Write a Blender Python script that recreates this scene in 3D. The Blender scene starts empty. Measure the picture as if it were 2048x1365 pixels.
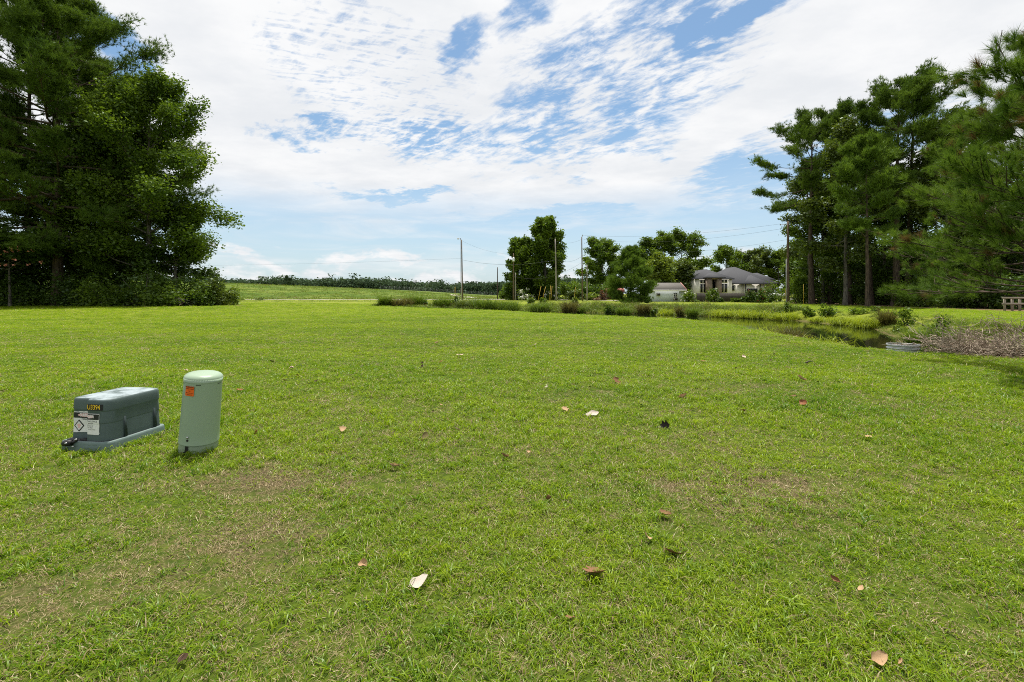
import bpy, math, random
import numpy as np
from mathutils import Vector, Matrix, Euler

# ------------------------------------------------------------------ camera, world, sun, exposure
SC = bpy.context.scene
COL = SC.collection
F = 910.0            # focal length in photograph pixels (2048 wide)
HZ = 588.0           # horizon row
CAMH = 1.4
cam_d = bpy.data.cameras.new("camera"); cam = bpy.data.objects.new("camera", cam_d); COL.objects.link(cam)
cam.location = (0, 0, CAMH); cam.rotation_euler = (math.radians(90), 0, 0)
cam_d.sensor_width = 36.0; cam_d.lens = 36.0 * F / 2048.0
cam_d.shift_y = -(682.5 - HZ) / 2048.0
cam_d.clip_start = 0.05; cam_d.clip_end = 6000
SC.camera = cam
SC.view_settings.view_transform = 'Standard'; SC.view_settings.look = 'None'
SC.view_settings.gamma = 1.0; SC.view_settings.use_curve_mapping = False
SC.view_settings.exposure = 0.38
cy = SC.cycles
cy.max_bounces = 8; cy.diffuse_bounces = 3; cy.glossy_bounces = 3; cy.transmission_bounces = 6; cy.transparent_max_bounces = 4
cy.use_denoising = False
cy.sample_clamp_indirect = 6.0; cy.filter_width = 1.0

SUN_EL, SUN_AZ = 75.0, 4.0     # azimuth measured clockwise from +Y (the view direction)
sd = bpy.data.lights.new("sun", 'SUN'); so = bpy.data.objects.new("sun", sd); COL.objects.link(so)
sd.energy = 5.0; sd.angle = math.radians(1.2); sd.color = (1.0, 0.95, 0.86)
_e, _a = math.radians(SUN_EL), math.radians(SUN_AZ)
sdir = Vector((math.cos(_e) * math.sin(_a), math.cos(_e) * math.cos(_a), math.sin(_e)))
so.rotation_euler = sdir.to_track_quat('Z', 'Y').to_euler()

W = bpy.data.worlds.new("World"); SC.world = W; W.use_nodes = True
nt = W.node_tree; nt.nodes.clear()

class S:
    """a shader socket with arithmetic"""
    tree = None
    def __init__(s, k): s.k = k
    def _b(s, o, op, r=False):
        a, b = (o, s) if r else (s, o)
        return mth(op, a, b)
    def __add__(s, o): return s._b(o, 'ADD')
    def __radd__(s, o): return s._b(o, 'ADD', True)
    def __sub__(s, o): return s._b(o, 'SUBTRACT')
    def __rsub__(s, o): return s._b(o, 'SUBTRACT', True)
    def __mul__(s, o): return s._b(o, 'MULTIPLY')
    def __rmul__(s, o): return s._b(o, 'MULTIPLY', True)
    def __truediv__(s, o): return s._b(o, 'DIVIDE')
def put(sock, v):
    if isinstance(v, S): S.tree.links.new(v.k, sock)
    elif v is not None: sock.default_value = v
def mth(op, a, b=None, c=None, clamp=False):
    n = S.tree.nodes.new('ShaderNodeMath'); n.operation = op; n.use_clamp = clamp
    put(n.inputs[0], a); put(n.inputs[1], b); put(n.inputs[2], c)
    return S(n.outputs[0])
def sstep(x, lo, hi):
    n = S.tree.nodes.new('ShaderNodeMapRange'); n.interpolation_type = 'SMOOTHSTEP'
    put(n.inputs['Value'], x); put(n.inputs['From Min'], lo); put(n.inputs['From Max'], hi)
    n.inputs['To Min'].default_value = 0; n.inputs['To Max'].default_value = 1
    return S(n.outputs['Result'])
def xyz(x, y, z):
    n = S.tree.nodes.new('ShaderNodeCombineXYZ'); put(n.inputs[0], x); put(n.inputs[1], y); put(n.inputs[2], z); return S(n.outputs[0])
def sep(v):
    n = S.tree.nodes.new('ShaderNodeSeparateXYZ'); put(n.inputs[0], v); return [S(o) for o in n.outputs]
def noise(v, scale, detail=4, rough=0.5, dist=0.0, col=False, lac=2.0):
    n = S.tree.nodes.new('ShaderNodeTexNoise'); put(n.inputs['Vector'], v)
    n.inputs['Scale'].default_value = scale; n.inputs['Detail'].default_value = detail
    n.inputs['Roughness'].default_value = rough; n.inputs['Distortion'].default_value = dist; n.inputs['Lacunarity'].default_value = lac
    return S(n.outputs['Color' if col else 'Fac'])
def mixc(f, a, b, mode='MIX'):
    n = S.tree.nodes.new('ShaderNodeMix'); n.data_type = 'RGBA'; n.blend_type = mode
    put(n.inputs[0], f)
    for i, v in ((6, a), (7, b)):
        if isinstance(v, tuple) and len(v) == 3: v = (*v, 1.0)
        put(n.inputs[i], v)
    return S(n.outputs[2])
def ramp(f, stops):
    n = S.tree.nodes.new('ShaderNodeValToRGB'); put(n.inputs[0], f)
    el = n.color_ramp.elements
    while len(el) < len(stops): el.new(0.5)
    for e, (p, c) in zip(el, stops): e.position = p; e.color = (*c, 1.0)
    return S(n.outputs[0])

# sky: Nishita blue behind one broken sheet of altocumulus and low cumulus near the horizon
S.tree = nt
sky = nt.nodes.new('ShaderNodeTexSky'); sky.sky_type = 'NISHITA'; sky.sun_disc = False
sky.sun_elevation = math.radians(SUN_EL); sky.sun_rotation = math.radians(SUN_AZ)
sky.air_density = 1.0; sky.dust_density = 1.0; sky.ozone_density = 1.5
tc = nt.nodes.new('ShaderNodeTexCoord'); DIR = S(tc.outputs['Generated'])
dx, dy, dz = sep(DIR)
hor = mth('SQRT', dx * dx + dy * dy)
AZ = mth('ARCTAN2', dx, dy); EL = mth('ARCTAN2', dz, hor)
zc = mth('MAXIMUM', dz, 0.02)
U = dx / (zc + 0.10); V = dy / (zc + 0.10)          # a flat cloud deck seen in perspective
def px_ae(px, py):
    return math.atan((px - 1024) / F), math.atan((HZ - py) / math.hypot(F, px - 1024))
# slow warp so edges are never clean ellipses
wn = noise(xyz(U, V, 0.0), 1.6, 5, 0.6, col=True)
wr, wg, wb = sep(wn)
wf = noise(xyz(U, V, 3.0), 6.0, 5, 0.65, col=True)
fr, fg, fb = sep(wf)
AZw = AZ + (wr - 0.5) * 0.22 + (fr - 0.5) * 0.06; ELw = EL + (wg - 0.5) * 0.16 + (fg - 0.5) * 0.05
def hole(px, py, rx, ry, ang=0.0, soft=1.0):
    """a gap in the deck: centre and radii given as sky angles read off the photograph"""
    a, e = px_ae(px, py); ca, sa = math.cos(ang), math.sin(ang)
    da, de = AZw - a, ELw - e
    k = 1.0 / F
    p = (da * ca + de * sa) / (rx * k); q = (de * ca - da * sa) / (ry * k)
    r = mth('SQRT', p * p + q * q)
    return sstep(r, 1.0 + 0.6 * soft, 1.0 - 0.6 * soft)
def mx(a, b): return mth('MAXIMUM', a, b)
gap = hole(1035, 30, 62, 40, 0.5)
for h in [(935, 95, 55, 30, 0.6), (1475, 30, 70, 20, 0.35), (1400, 62, 45, 22, 0.4),
          (250, 120, 110, 26, -0.6), (790, 384, 120, 13, 0.02),
          (1540, 330, 130, 42, 0.15), (1640, 300, 160, 45, 0.1), (1480, 415, 190, 38, 0.30), (1100, 440, 190, 18, 0.0)]:
    gap = mx(gap, hole(*h))
thin = hole(1180, 170, 250, 110, 0.45, 0.8)                   # mottled part of the deck
for h in [(1330, 110, 200, 100, 0.4, 0.8), (1150, 285, 220, 50, 0.1, 0.8), (890, 275, 110, 50, -0.1, 0.8), (630, 255, 90, 26, 0.05)]:
    thin = mx(thin, hole(*h))
# fibres and cells in deck coordinates
ca, sa = math.cos(-0.75), math.sin(-0.75)
Ur = U * ca + V * sa; Vr = V * ca - U * sa
cells = noise(xyz(Ur * 0.72, Vr * 1.05, 1.0), 6.6, 6, 0.66, 0.35)
fine = noise(xyz(Ur * 0.55, Vr * 1.3, 7.0), 17.0, 5, 0.62, 0.3)
rip = hole(720, 130, 190, 110, -0.4, 0.9)
wv = nt.nodes.new('ShaderNodeTexWave'); wv.wave_type = 'BANDS'; wv.bands_direction = 'Y'; put(wv.inputs['Vector'], xyz(U * 0.25 + V * 0.10, V - U * 0.35, 0.0))
wv.inputs['Scale'].default_value = 5.0; wv.inputs['Distortion'].default_value = 14.0; wv.inputs['Detail'].default_value = 4; wv.inputs['Detail Scale'].default_value = 2.5; wv.inputs['Detail Roughness'].default_value = 0.6
ripple = S(wv.outputs['Fac']) * rip
big = noise(xyz(U, V * 0.8, 5.0), 0.9, 4, 0.55)
cover = 0.97 + (big - 0.5) * 0.40 - gap * 0.66 - thin * 0.45 + (cells - 0.5) * (0.50 + thin * 1.5 + gap * 0.9) + (fine - 0.5) * (0.22 + thin * 1.0 + gap * 0.8) - ripple * 0.22 - rip * 0.10 + rip * (fine - 0.5) * 0.9
alpha = sstep(cover, 0.28, 0.87)
low = sstep(EL, 0.245, 0.13)                                     # under the sheet: veil of cirrus over pale blue
veiln = noise(xyz(AZ * 1.5, EL * 9.0, 2.0), 2.6, 6, 0.6, 0.6)
veil = sstep(veiln, 0.42, 0.78) * 0.62
alpha = alpha * (1.0 - low) + veil * low
# cumulus low on the horizon
cb = noise(xyz(AZ * 6.0, EL * 13.0, 0.0), 1.5, 7, 0.58, 0.2)
band = sstep(EL, 0.0, 0.02) * sstep(EL, 0.15, 0.075)
cum = sstep(cb * 0.9 + band * 0.42, 0.84, 0.98) * band
alpha = mx(alpha, cum)
# blue: real sky, whitened by haze towards the horizon
skyc = mixc(1.0, S(sky.outputs[0]), (0.094, 0.110, 0.110), 'MULTIPLY')
hz = sstep(EL, 0.42, 0.0)
blue = mixc(hz * 0.62, skyc, (0.50, 0.59, 0.68))
shade = sstep(noise(xyz(U, V * 1.3, 9.0), 2.2, 5, 0.6), 0.30, 0.72)
white = mixc(shade, (0.64, 0.655, 0.675), (0.755, 0.755, 0.755))
sunny = mth('MULTIPLY', 1.0, mth('POWER', mth('MAXIMUM', dx * sdir.x + dy * sdir.y + dz * sdir.z, 0.0), 5.0))
white = mixc(sunny * 0.55, white, (0.86, 0.86, 0.855))
skyfin = mixc(mth('MINIMUM', alpha, 0.97), blue, white)
bg = nt.nodes.new('ShaderNodeBackground'); bg.inputs['Strength'].default_value = 1.0
nt.links.new(skyfin.k, bg.inputs['Color'])
out = nt.nodes.new('ShaderNodeOutputWorld'); nt.links.new(bg.outputs[0], out.inputs['Surface'])

# ------------------------------------------------------------------ helpers
def tag(o, label=None, cat=None, group=None, kind=None):
    if label: o["label"] = label
    if cat: o["category"] = cat
    if group: o["group"] = group
    if kind: o["kind"] = kind
    return o
def empty(name, loc, rz=0.0):
    o = bpy.data.objects.new(name, None); COL.objects.link(o); o.location = loc; o.rotation_euler = (0, 0, rz)
    o.empty_display_size = 0.2
    return o
def npmesh(name, v, faces, tint=None, smooth=False):
    """faces: list of int arrays (n,3)/(n,4); tint: per-face floats"""
    me = bpy.data.meshes.new(name)
    v = np.asarray(v, np.float32).reshape(-1, 3)
    if not isinstance(faces, list): faces = [faces]
    faces = [np.asarray(f, np.int32) for f in faces if len(f)]
    idx = np.concatenate([f.ravel() for f in faces]); tot = np.concatenate([np.full(len(f), f.shape[1], np.int32) for f in faces])
    st = np.concatenate([[0], np.cumsum(tot)[:-1]]).astype(np.int32)
    me.vertices.add(len(v)); me.vertices.foreach_set('co', v.ravel())
    me.loops.add(len(idx)); me.loops.foreach_set('vertex_index', idx)
    me.polygons.add(len(tot)); me.polygons.foreach_set('loop_start', st); me.polygons.foreach_set('loop_total', tot)
    me.update(calc_edges=True); me.validate()
    if tint is not None:
        a = me.attributes.new('tint', 'FLOAT', 'FACE'); a.data.foreach_set('value', np.asarray(tint, np.float32))
    if smooth: me.polygons.foreach_set('use_smooth', np.ones(len(tot), bool))
    return me
def link(name, me, mat, parent=None, loc=None):
    o = bpy.data.objects.new(name, me); COL.objects.link(o)
    if mat is not None:
        if not len(me.materials): me.materials.append(mat)
    if parent is not None: o.parent = parent
    if loc is not None: o.location = loc
    return o
class MB:
    """collects simple shapes into one mesh"""
    def __init__(s): s.v = []; s.f = {3: [], 4: []}; s.n = 0; s.ng = []
    def add(s, v, f):
        v = np.asarray(v, float).reshape(-1, 3)
        for q in f:
            q = [int(i) + s.n for i in q]
            if len(q) in (3, 4): s.f[len(q)].append(q)
            else:
                for i in range(1, len(q) - 1): s.f[3].append([q[0], q[i], q[i + 1]])
        s.v.append(v); s.n += len(v); return s
    def box(s, a, b, R=None, o=(0, 0, 0)):
        x0, y0, z0 = a; x1, y1, z1 = b
        v = np.array([[x0,y0,z0],[x1,y0,z0],[x1,y1,z0],[x0,y1,z0],[x0,y0,z1],[x1,y0,z1],[x1,y1,z1],[x0,y1,z1]], float)
        if R is not None: v = v @ np.array(R).T
        v = v + np.array(o)
        return s.add(v, [(3,2,1,0),(4,5,6,7),(0,1,5,4),(1,2,6,5),(2,3,7,6),(3,0,4,7)])
    def bar(s, p, q, w, h=None):
        p, q = Vector(p), Vector(q); d = (q - p); L = d.length; R = d.to_track_quat('X', 'Z').to_matrix()
        h = h or w
        return s.box((0, -w / 2, -h / 2), (L, w / 2, h / 2), R, p)
    def tube(s, path, rad, k=8, cap=True):
        v, f = tube(np.asarray(path, float), rad, k)
        s.add(v, f)
        if cap:
            s.f[3] += [[s.n - k + 0, s.n - k + i, s.n - k + i + 1] for i in range(1, k - 1)]
            b = s.n - len(v); s.f[3] += [[b, b + i + 1, b + i] for i in range(1, k - 1)]
        return s
    def lathe(s, prof, k=24, c=(0, 0, 0), sx=1.0, sy=1.0):
        v = []; f = []
        for r, z in prof:
            for i in range(k):
                a = 2 * math.pi * i / k; v.append((c[0] + r * sx * math.cos(a), c[1] + r * sy * math.sin(a), c[2] + z))
        for j in range(len(prof) - 1):
            for i in range(k):
                f.append((j*k+i, j*k+(i+1) % k, (j+1)*k+(i+1) % k, (j+1)*k+i))
        return s.add(v, f)
    def loft(s, rings, cap=True):
        k = len(rings[0]); v = np.concatenate([np.asarray(r, float) for r in rings]); f = []
        for j in range(len(rings) - 1):
            for i in range(k): f.append((j*k+i, j*k+(i+1) % k, (j+1)*k+(i+1) % k, (j+1)*k+i))
        b = s.n; s.add(v, f)
        if cap:
            t = b + (len(rings) - 1) * k; c = np.asarray(rings[-1], float).mean(0); s.v.append(c.reshape(1, 3)); ci = s.n; s.n += 1
            s.f[3] += [[t + i, t + (i + 1) % k, ci] for i in range(k)]
        return s
    def build(s, name, mat, parent=None, smooth=False, loc=None):
        me = npmesh(name, np.concatenate(s.v), [np.array(s.f[4], np.int32).reshape(-1, 4), np.array(s.f[3], np.int32).reshape(-1, 3)], smooth=smooth)
        return link(name, me, mat, parent, loc)
def tube(path, rad, k=6):
    n = len(path); rad = np.broadcast_to(np.asarray(rad, float), (n,))
    t = np.gradient(path, axis=0); t /= np.linalg.norm(t, axis=1, keepdims=True) + 1e-9
    ref = np.array([0.3, 0.2, 1.0]) if abs(t[0][2]) < 0.9 else np.array([1.0, 0.1, 0.0])
    a = np.cross(t, ref); a /= np.linalg.norm(a, axis=1, keepdims=True) + 1e-9
    b = np.cross(t, a)
    th = np.arange(k) * 2 * np.pi / k
    v = path[:, None, :] + rad[:, None, None] * (np.cos(th)[None, :, None] * a[:, None, :] + np.sin(th)[None, :, None] * b[:, None, :])
    i = np.arange(k); j = (i + 1) % k
    f = np.concatenate([np.stack([r*k+i, r*k+j, (r+1)*k+j, (r+1)*k+i], 1) for r in range(n - 1)])
    return v.reshape(-1, 3), f
class Geo:
    """fast collector for numpy tubes / leaves"""
    def __init__(s): s.v = []; s.q = []; s.t = []; s.tq = []; s.tt = []; s.n = 0
    def quads(s, v, f, tint=None):
        s.v.append(v); s.q.append(f + s.n); s.n += len(v); s.tq.append(np.full(len(f), 0.5) if tint is None else tint)
    def tris(s, v, f, tint=None):
        s.v.append(v); s.t.append(f + s.n); s.n += len(v); s.tt.append(np.full(len(f), 0.5) if tint is None else tint)
    def mesh(s, name, smooth=False):
        fs = []; ti = []
        if s.q: fs.append(np.concatenate(s.q)); ti.append(np.concatenate(s.tq))
        if s.t: fs.append(np.concatenate(s.t)); ti.append(np.concatenate(s.tt))
        return npmesh(name, np.concatenate(s.v), fs, np.concatenate(ti), smooth)
def unit(a): return a / (np.linalg.norm(a, axis=-1, keepdims=True) + 1e-9)
def leaves(g, rng, P, size, up=0.6, aspect=0.55, tint=None, axis=None):
    """folded diamond leaves at P"""
    n = len(P)
    d = unit(rng.normal(size=(n, 3)) * [1, 1, 0.55] + (0 if axis is None else axis))
    nn = unit(rng.normal(size=(n, 3)) + np.array([0, 0, up]))
    s = unit(np.cross(d, nn)); nn = np.cross(s, d)
    L = size * rng.uniform(0.45, 1.45, n)[:, None]; w = L * aspect * 0.5
    v = np.stack([P - d*L*0.5, P + s*w + nn*L*0.10, P + d*L*0.5, P - s*w + nn*L*0.10], 1).reshape(-1, 3)
    b = np.arange(n)[:, None] * 4
    f = np.concatenate([b + [[0, 1, 2, 3]]]).astype(np.int32)
    t = rng.random(n) if tint is None else tint
    g.quads(v, f, t)
def needles(g, rng, P, D, m, length, width, spread=0.8, tint=None):
    """m needles fanning from every tuft P around direction D"""
    n = len(P); P = np.repeat(P, m, 0); D = np.repeat(D, m, 0)
    d = unit(D + rng.normal(size=(n*m, 3)) * spread)
    P = P - D * (rng.random((n*m, 1)) * length * 0.55)
    L = length * rng.uniform(0.7, 1.15, (n*m, 1))
    s = unit(np.cross(d, rng.normal(size=(n*m, 3)))) * (width * 0.5)
    v = np.stack([P - s, P + s, P + d*L - [0, 0, 1] * L * 0.08], 1).reshape(-1, 3)
    f = (np.arange(n*m)[:, None] * 3 + [[0, 1, 2]]).astype(np.int32)
    t = np.repeat(rng.random(n) if tint is None else tint, m) * 0.75 + rng.random(n*m) * 0.25
    g.tris(v, f, t)

# pixel of the photograph + depth (or ground height) -> world
def at(px, py, Y): return Vector(((px - 1024) / F * Y, Y, CAMH - (py - HZ) / F * Y))
def X_at(px, Y): return (px - 1024) / F * Y
def Z_at(py, Y): return CAMH - (py - HZ) / F * Y
def ground_at(px, py, z=0.0):
    Y = (CAMH - z) * F / (py - HZ); return Vector((X_at(px, Y), Y, z))

# ------------------------------------------------------------------ materials
def newmat(name):
    m = bpy.data.materials.new(name); m.use_nodes = True; m.node_tree.nodes.clear(); S.tree = m.node_tree; return m
def finish(m, shader, bump=None):
    o = m.node_tree.nodes.new('ShaderNodeOutputMaterial'); m.node_tree.links.new(shader, o.inputs['Surface']); return m
def principled(col, rough=0.6, spec=0.4, metal=0.0, bump=None, bstr=0.3, bdist=0.01):
    n = S.tree.nodes.new('ShaderNodeBsdfPrincipled')
    if isinstance(col, tuple): col = (*col[:3], 1.0)
    put(n.inputs['Base Color'], col); put(n.inputs['Roughness'], rough); put(n.inputs['Specular IOR Level'], spec); put(n.inputs['Metallic'], metal)
    if bump is not None:
        b = S.tree.nodes.new('ShaderNodeBump'); b.inputs['Strength'].default_value = bstr; b.inputs['Distance'].default_value = bdist
        put(b.inputs['Height'], bump); S.tree.links.new(b.outputs[0], n.inputs['Normal'])
    return n.outputs[0]
def objco():
    n = S.tree.nodes.new('ShaderNodeTexCoord'); return S(n.outputs['Object'])
def pos():
    n = S.tree.nodes.new('ShaderNodeNewGeometry'); return S(n.outputs['Position'])
def attr(name, kind='Fac'):
    n = S.tree.nodes.new('ShaderNodeAttribute'); n.attribute_name = name; return S(n.outputs[kind])
def plain(name, col, rough=0.6, var=0.15, scale=6.0, spec=0.4, metal=0.0, bstr=0.0):
    m = newmat(name); c = objco(); n1 = noise(c, scale, 5, 0.6)
    a = tuple(x * (1 - var) for x in col); b = tuple(min(1, x * (1 + var)) for x in col)
    return finish(m, principled(mixc(n1, a, b), rough, spec, metal, bump=noise(c, scale * 6, 3) if bstr else None, bstr=bstr))
def leafmat(name, dark, light, trans=0.4, gloss=0.10, nscale=0.35):
    m = newmat(name)
    t = attr('tint'); n1 = noise(pos(), nscale, 3, 0.6)
    f = mth('ADD', t * 0.6, (n1 - 0.5) * 1.3 + 0.2, clamp=True)
    c = mixc(sstep(t, 1.2, 1.4), mixc(f, dark, light), (0.12, 0.078, 0.03))
    d = S.tree.nodes.new('ShaderNodeBsdfDiffuse'); put(d.inputs[0], c)
    tr = S.tree.nodes.new('ShaderNodeBsdfTranslucent'); put(tr.inputs[0], mixc(0.5, c, mixc(1.0, c, (1.3, 1.25, 0.5), 'MULTIPLY')))
    gl = S.tree.nodes.new('ShaderNodeBsdfGlossy'); gl.inputs['Roughness'].default_value = 0.45; gl.inputs[0].default_value = (0.6, 0.7, 0.6, 1)
    mx1 = S.tree.nodes.new('ShaderNodeMixShader'); mx1.inputs[0].default_value = trans
    S.tree.links.new(d.outputs[0], mx1.inputs[1]); S.tree.links.new(tr.outputs[0], mx1.inputs[2])
    mx2 = S.tree.nodes.new('ShaderNodeMixShader'); mx2.inputs[0].default_value = gloss
    S.tree.links.new(mx1.outputs[0], mx2.inputs[1]); S.tree.links.new(gl.outputs[0], mx2.inputs[2])
    return finish(m, mx2.outputs[0])
def barkmat(name, a, b, vine=None):
    m = newmat(name); c = objco(); x, y, z = sep(c)
    n1 = noise(xyz(x * 4, y * 4, z * 0.8), 2.5, 6, 0.65); col = mixc(sstep(n1, 0.35, 0.65), a, b)
    return finish(m, principled(col, 0.9, 0.15, bump=n1, bstr=0.8, bdist=0.05))

# ------------------------------------------------------------------ the ground
WATER = np.array([(-7,50.5),(2,52),(8,51.5),(14,48.5),(19,43),(22.5,36),(22.2,28),(18,21.5),(13.4,15.5),(12.0,12.6),(11.0,12.8),(10.6,15.2),(11.5,19.8),(12.0,24.6),(11.2,29.0),(7.4,33),(2,40),(-4,45.5)], float)
CREST = np.array([(-16,52),(-1,37.5),(5.3,29.4),(9.5,25.3),(9.8,21.0),(9.2,15.7),(8.8,12.2),(9.3,10.6),(11.5,10.3),(15,13.0),(20.5,18.5),(25.5,26),(26,36),(22.5,45),(17,51.5),(9,55),(1,56),(-9,55.5)], float)
WZ = -0.75
def sdist(P, poly):
    """signed distance, negative inside"""
    d = np.full(len(P), 1e9); ins = np.zeros(len(P), bool)
    for i in range(len(poly)):
        a, b = poly[i], poly[(i + 1) % len(poly)]
        e = b - a; w = P - a; t = np.clip((w @ e) / (e @ e), 0, 1)
        d = np.minimum(d, np.linalg.norm(w - t[:, None] * e, axis=1))
        c = (a[1] > P[:, 1]) != (b[1] > P[:, 1])
        with np.errstate(divide='ignore', invalid='ignore'):
            ins ^= c & (P[:, 0] < (b[0] - a[0]) * (P[:, 1] - a[1]) / (b[1] - a[1]) + a[0])
    return np.where(ins, -d, d)
def sm(x): x = np.clip(x, 0, 1); return x * x * (3 - 2 * x)
def wob(x, y, s, seed=0):
    r = np.random.default_rng(seed); o = 0
    for k in range(6):
        a = r.uniform(0, 6.28); fq = s * r.uniform(0.6, 1.8); o = o + np.sin((x * np.cos(a) + y * np.sin(a)) * fq + r.uniform(0, 6.28))
    return o / 6
def height(x, y):
    x = np.asarray(x, float); y = np.asarray(y, float)
    z = 0.22 * sm((-x - 14) / 16) * sm((y - 22) / 18) * sm((90 - y) / 30)
    z = z + 0.02 * wob(x, y, 0.5, 1) * sm((np.hypot(x, y) - 3) / 6) + 0.012 * wob(x, y, 1.6, 2) * sm((np.hypot(x, y) - 5) / 5)
    # levee field beyond the road, running off to the left
    lh = np.interp(x, [-400, -200, -140, -102, -74, -48, -22, -4], [7.5, 6.8, 6.0, 5.1, 4.0, 2.8, 1.1, 0.0])
    z = z + lh * sm((y - 116) / 46) * sm((330 - y) / 60)
    # pond
    P = np.stack([x.ravel(), y.ravel()], 1); near = (P[:, 0] > -25) & (P[:, 0] < 35) & (P[:, 1] > 5) & (P[:, 1] < 65)
    dz = np.zeros(len(P))
    if near.any():
        q = P[near]; q = q + 0.35 * np.stack([wob(q[:, 0], q[:, 1], 1.3, 5), wob(q[:, 0], q[:, 1], 1.3, 6)], 1)
        dw = sdist(q, WATER); dc = sdist(q, CREST)
        t = np.clip(-dc, 0, None) / (np.clip(-dc, 0, None) + np.clip(dw, 0, None) + 1e-6)
        s = np.where(dc > 0, 0, np.where(dw < 0, 1.0, t))
        dz[near] = (WZ - 0.02) * (s ** 1.25) - 0.5 * sm(-dw / 1.6) * (dw < 0)
    return z + dz.reshape(x.shape)
def hgt(x, y): return float(height(np.array([x]), np.array([y]))[0])
def graded(lo, hi, step, far, g=1.13):
    a = list(np.arange(lo, hi + 1e-6, step)); s = step
    while a[-1] < far[1]: s *= g; a.append(a[-1] + s)
    s = step
    while a[0] > far[0]: s *= g; a.insert(0, a[0] - s)
    return np.array(a)
gx = graded(-40, 45, 0.4, (-3500, 3500)); gy = graded(1, 62, 0.4, (-300, 4500))
GX, GY = np.meshgrid(gx, gy)
GZ = height(GX, GY)
nx, ny = len(gx), len(gy)
I = np.arange(nx * ny).reshape(ny, nx)
fq = np.stack([I[:-1, :-1], I[:-1, 1:], I[1:, 1:], I[1:, :-1]], -1).reshape(-1, 4)
gme = npmesh("ground", np.stack([GX, GY, GZ], -1).reshape(-1, 3), fq, smooth=True)
# per-vertex masks: bare soil / litter, levee field, pond mud
xs, ys = GX.ravel(), GY.ravel()
def blob(x, y, cx, cy, rx, ry, rot=0.0):
    c, s = math.cos(rot), math.sin(rot); u = ((x - cx) * c + (y - cy) * s) / rx; v = ((y - cy) * c - (x - cx) * s) / ry
    return np.exp(-(u * u + v * v) ** 1.5)
def litter(x, y):
    m = sm((x - 38.5) / 3) * sm((y - 26) / 6) * sm((140 - y) / 4) * sm((x - 0.60 * y) / 2)
    m = np.maximum(m, sm((-x - 0.63 * y) / 2.5) * sm((y - 43.5) / 1.5) * sm((80 - y) / 4))
    m = np.maximum(m, 0.9 * blob(x, y, -29.5, 45.5, 4.0, 1.0, 0.05))
    m = np.maximum(m, 1.0 * blob(x, y, 11.7, 10.6, 1.6, 0.8, 0.1))
    m = np.maximum(m, 0.5 * blob(x, y, 19.2, 17.8, 2.2, 0.8, 0.5))
    return np.clip(m, 0, 1)
def dryness(x, y):
    """worn, straw-coloured patches of the near lawn"""
    m = 0
    for px, py, w, h, k in [(560,960,230,45,1.0),(1510,985,260,50,1.0),(470,1080,260,70,.9),(250,1180,330,110,.75),(620,1290,260,90,.55),(1250,900,260,30,.45),(1750,1240,300,100,.35),
                            (900,1010,260,45,.45),(1350,780,300,30,.3),(100,1010,160,40,.3),(1640,1090,260,50,.3),(820,880,200,25,.45),(1000,1290,300,60,.3),(300,905,60,16,.6),(430,900,50,14,.7)]:
        p = ground_at(px, py); Yh = ground_at(px, py - h).y - ground_at(px, py + h).y
        m = np.maximum(m, k * blob(x, y, p.x, p.y, w / F * p.y, Yh / 2))
    m = np.maximum(m, 0.30 * np.exp(-(np.hypot(x, y) / 5.2) ** 3))
    return np.clip(m, 0, 1)
lv = sm((ys - 112) / 10) * sm((-xs + 2) / 20)
P2 = np.stack([xs, ys], 1); dwv = np.full(len(xs), 99.0); nr = (np.abs(xs) < 60) & (ys > 0) & (ys < 80); dwv[nr] = sdist(P2[nr], WATER)
mud = sm((0.9 - dwv) / 0.8)
for nm, val in (('litter', litter(xs, ys)), ('levee', lv), ('mud', mud), ('dry', dryness(xs, ys))):
    a = gme.attributes.new(nm, 'FLOAT', 'POINT'); a.data.foreach_set('value', np.asarray(val, np.float32))
def lawn_colour(p, dry):
    """lush / dry patches of lawn in world space, shared by soil and blades"""
    big = noise(p, 0.16, 4, 0.55); mid = noise(p, 0.9, 5, 0.6)
    return mth('ADD', (big - 0.5) * 0.9 + (mid - 0.5) * 0.8 + 0.14, dry * 0.56, clamp=True)
gm = newmat("ground_turf")
p = pos(); px_, py_, pz_ = sep(p)
dist = mth('SQRT', px_ * px_ + py_ * py_)
dryf = lawn_colour(p, attr('dry') * (noise(p, 4.5, 5, 0.7) * 1.7 - 0.1))
finen = noise(p, 60, 4, 0.7); medn = noise(p, 14, 5, 0.7)
thatch = ramp(finen, [(0.30, (0.022, 0.016, 0.009)), (0.52, (0.085, 0.064, 0.034)), (0.75, (0.27, 0.21, 0.125))])
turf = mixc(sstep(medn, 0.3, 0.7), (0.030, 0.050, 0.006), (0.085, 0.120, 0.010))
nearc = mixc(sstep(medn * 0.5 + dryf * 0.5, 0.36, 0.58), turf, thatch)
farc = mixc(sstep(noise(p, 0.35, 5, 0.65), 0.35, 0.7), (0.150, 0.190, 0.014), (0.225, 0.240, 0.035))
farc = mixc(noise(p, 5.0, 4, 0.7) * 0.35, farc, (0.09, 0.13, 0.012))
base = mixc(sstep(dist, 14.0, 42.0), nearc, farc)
lev = mixc(sstep(noise(xyz(px_ * 0.03, py_ * 0.11, pz_ * 0.6), 2.0, 6, 0.7), 0.42, 0.62), (0.055, 0.10, 0.010), (0.135, 0.17, 0.028))
lev = mixc(sstep(pz_, 0.9, 0.2) * sstep(noise(p, 0.13, 4, 0.7), 0.50, 0.65) * 0.5, lev, (0.20, 0.16, 0.07))
base = mixc(attr('levee'), base, lev)
lit = ramp(noise(p, 22, 4, 0.7), [(0.3, (0.05, 0.03, 0.018)), (0.55, (0.17, 0.11, 0.065)), (0.75, (0.38, 0.28, 0.19))])
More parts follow.
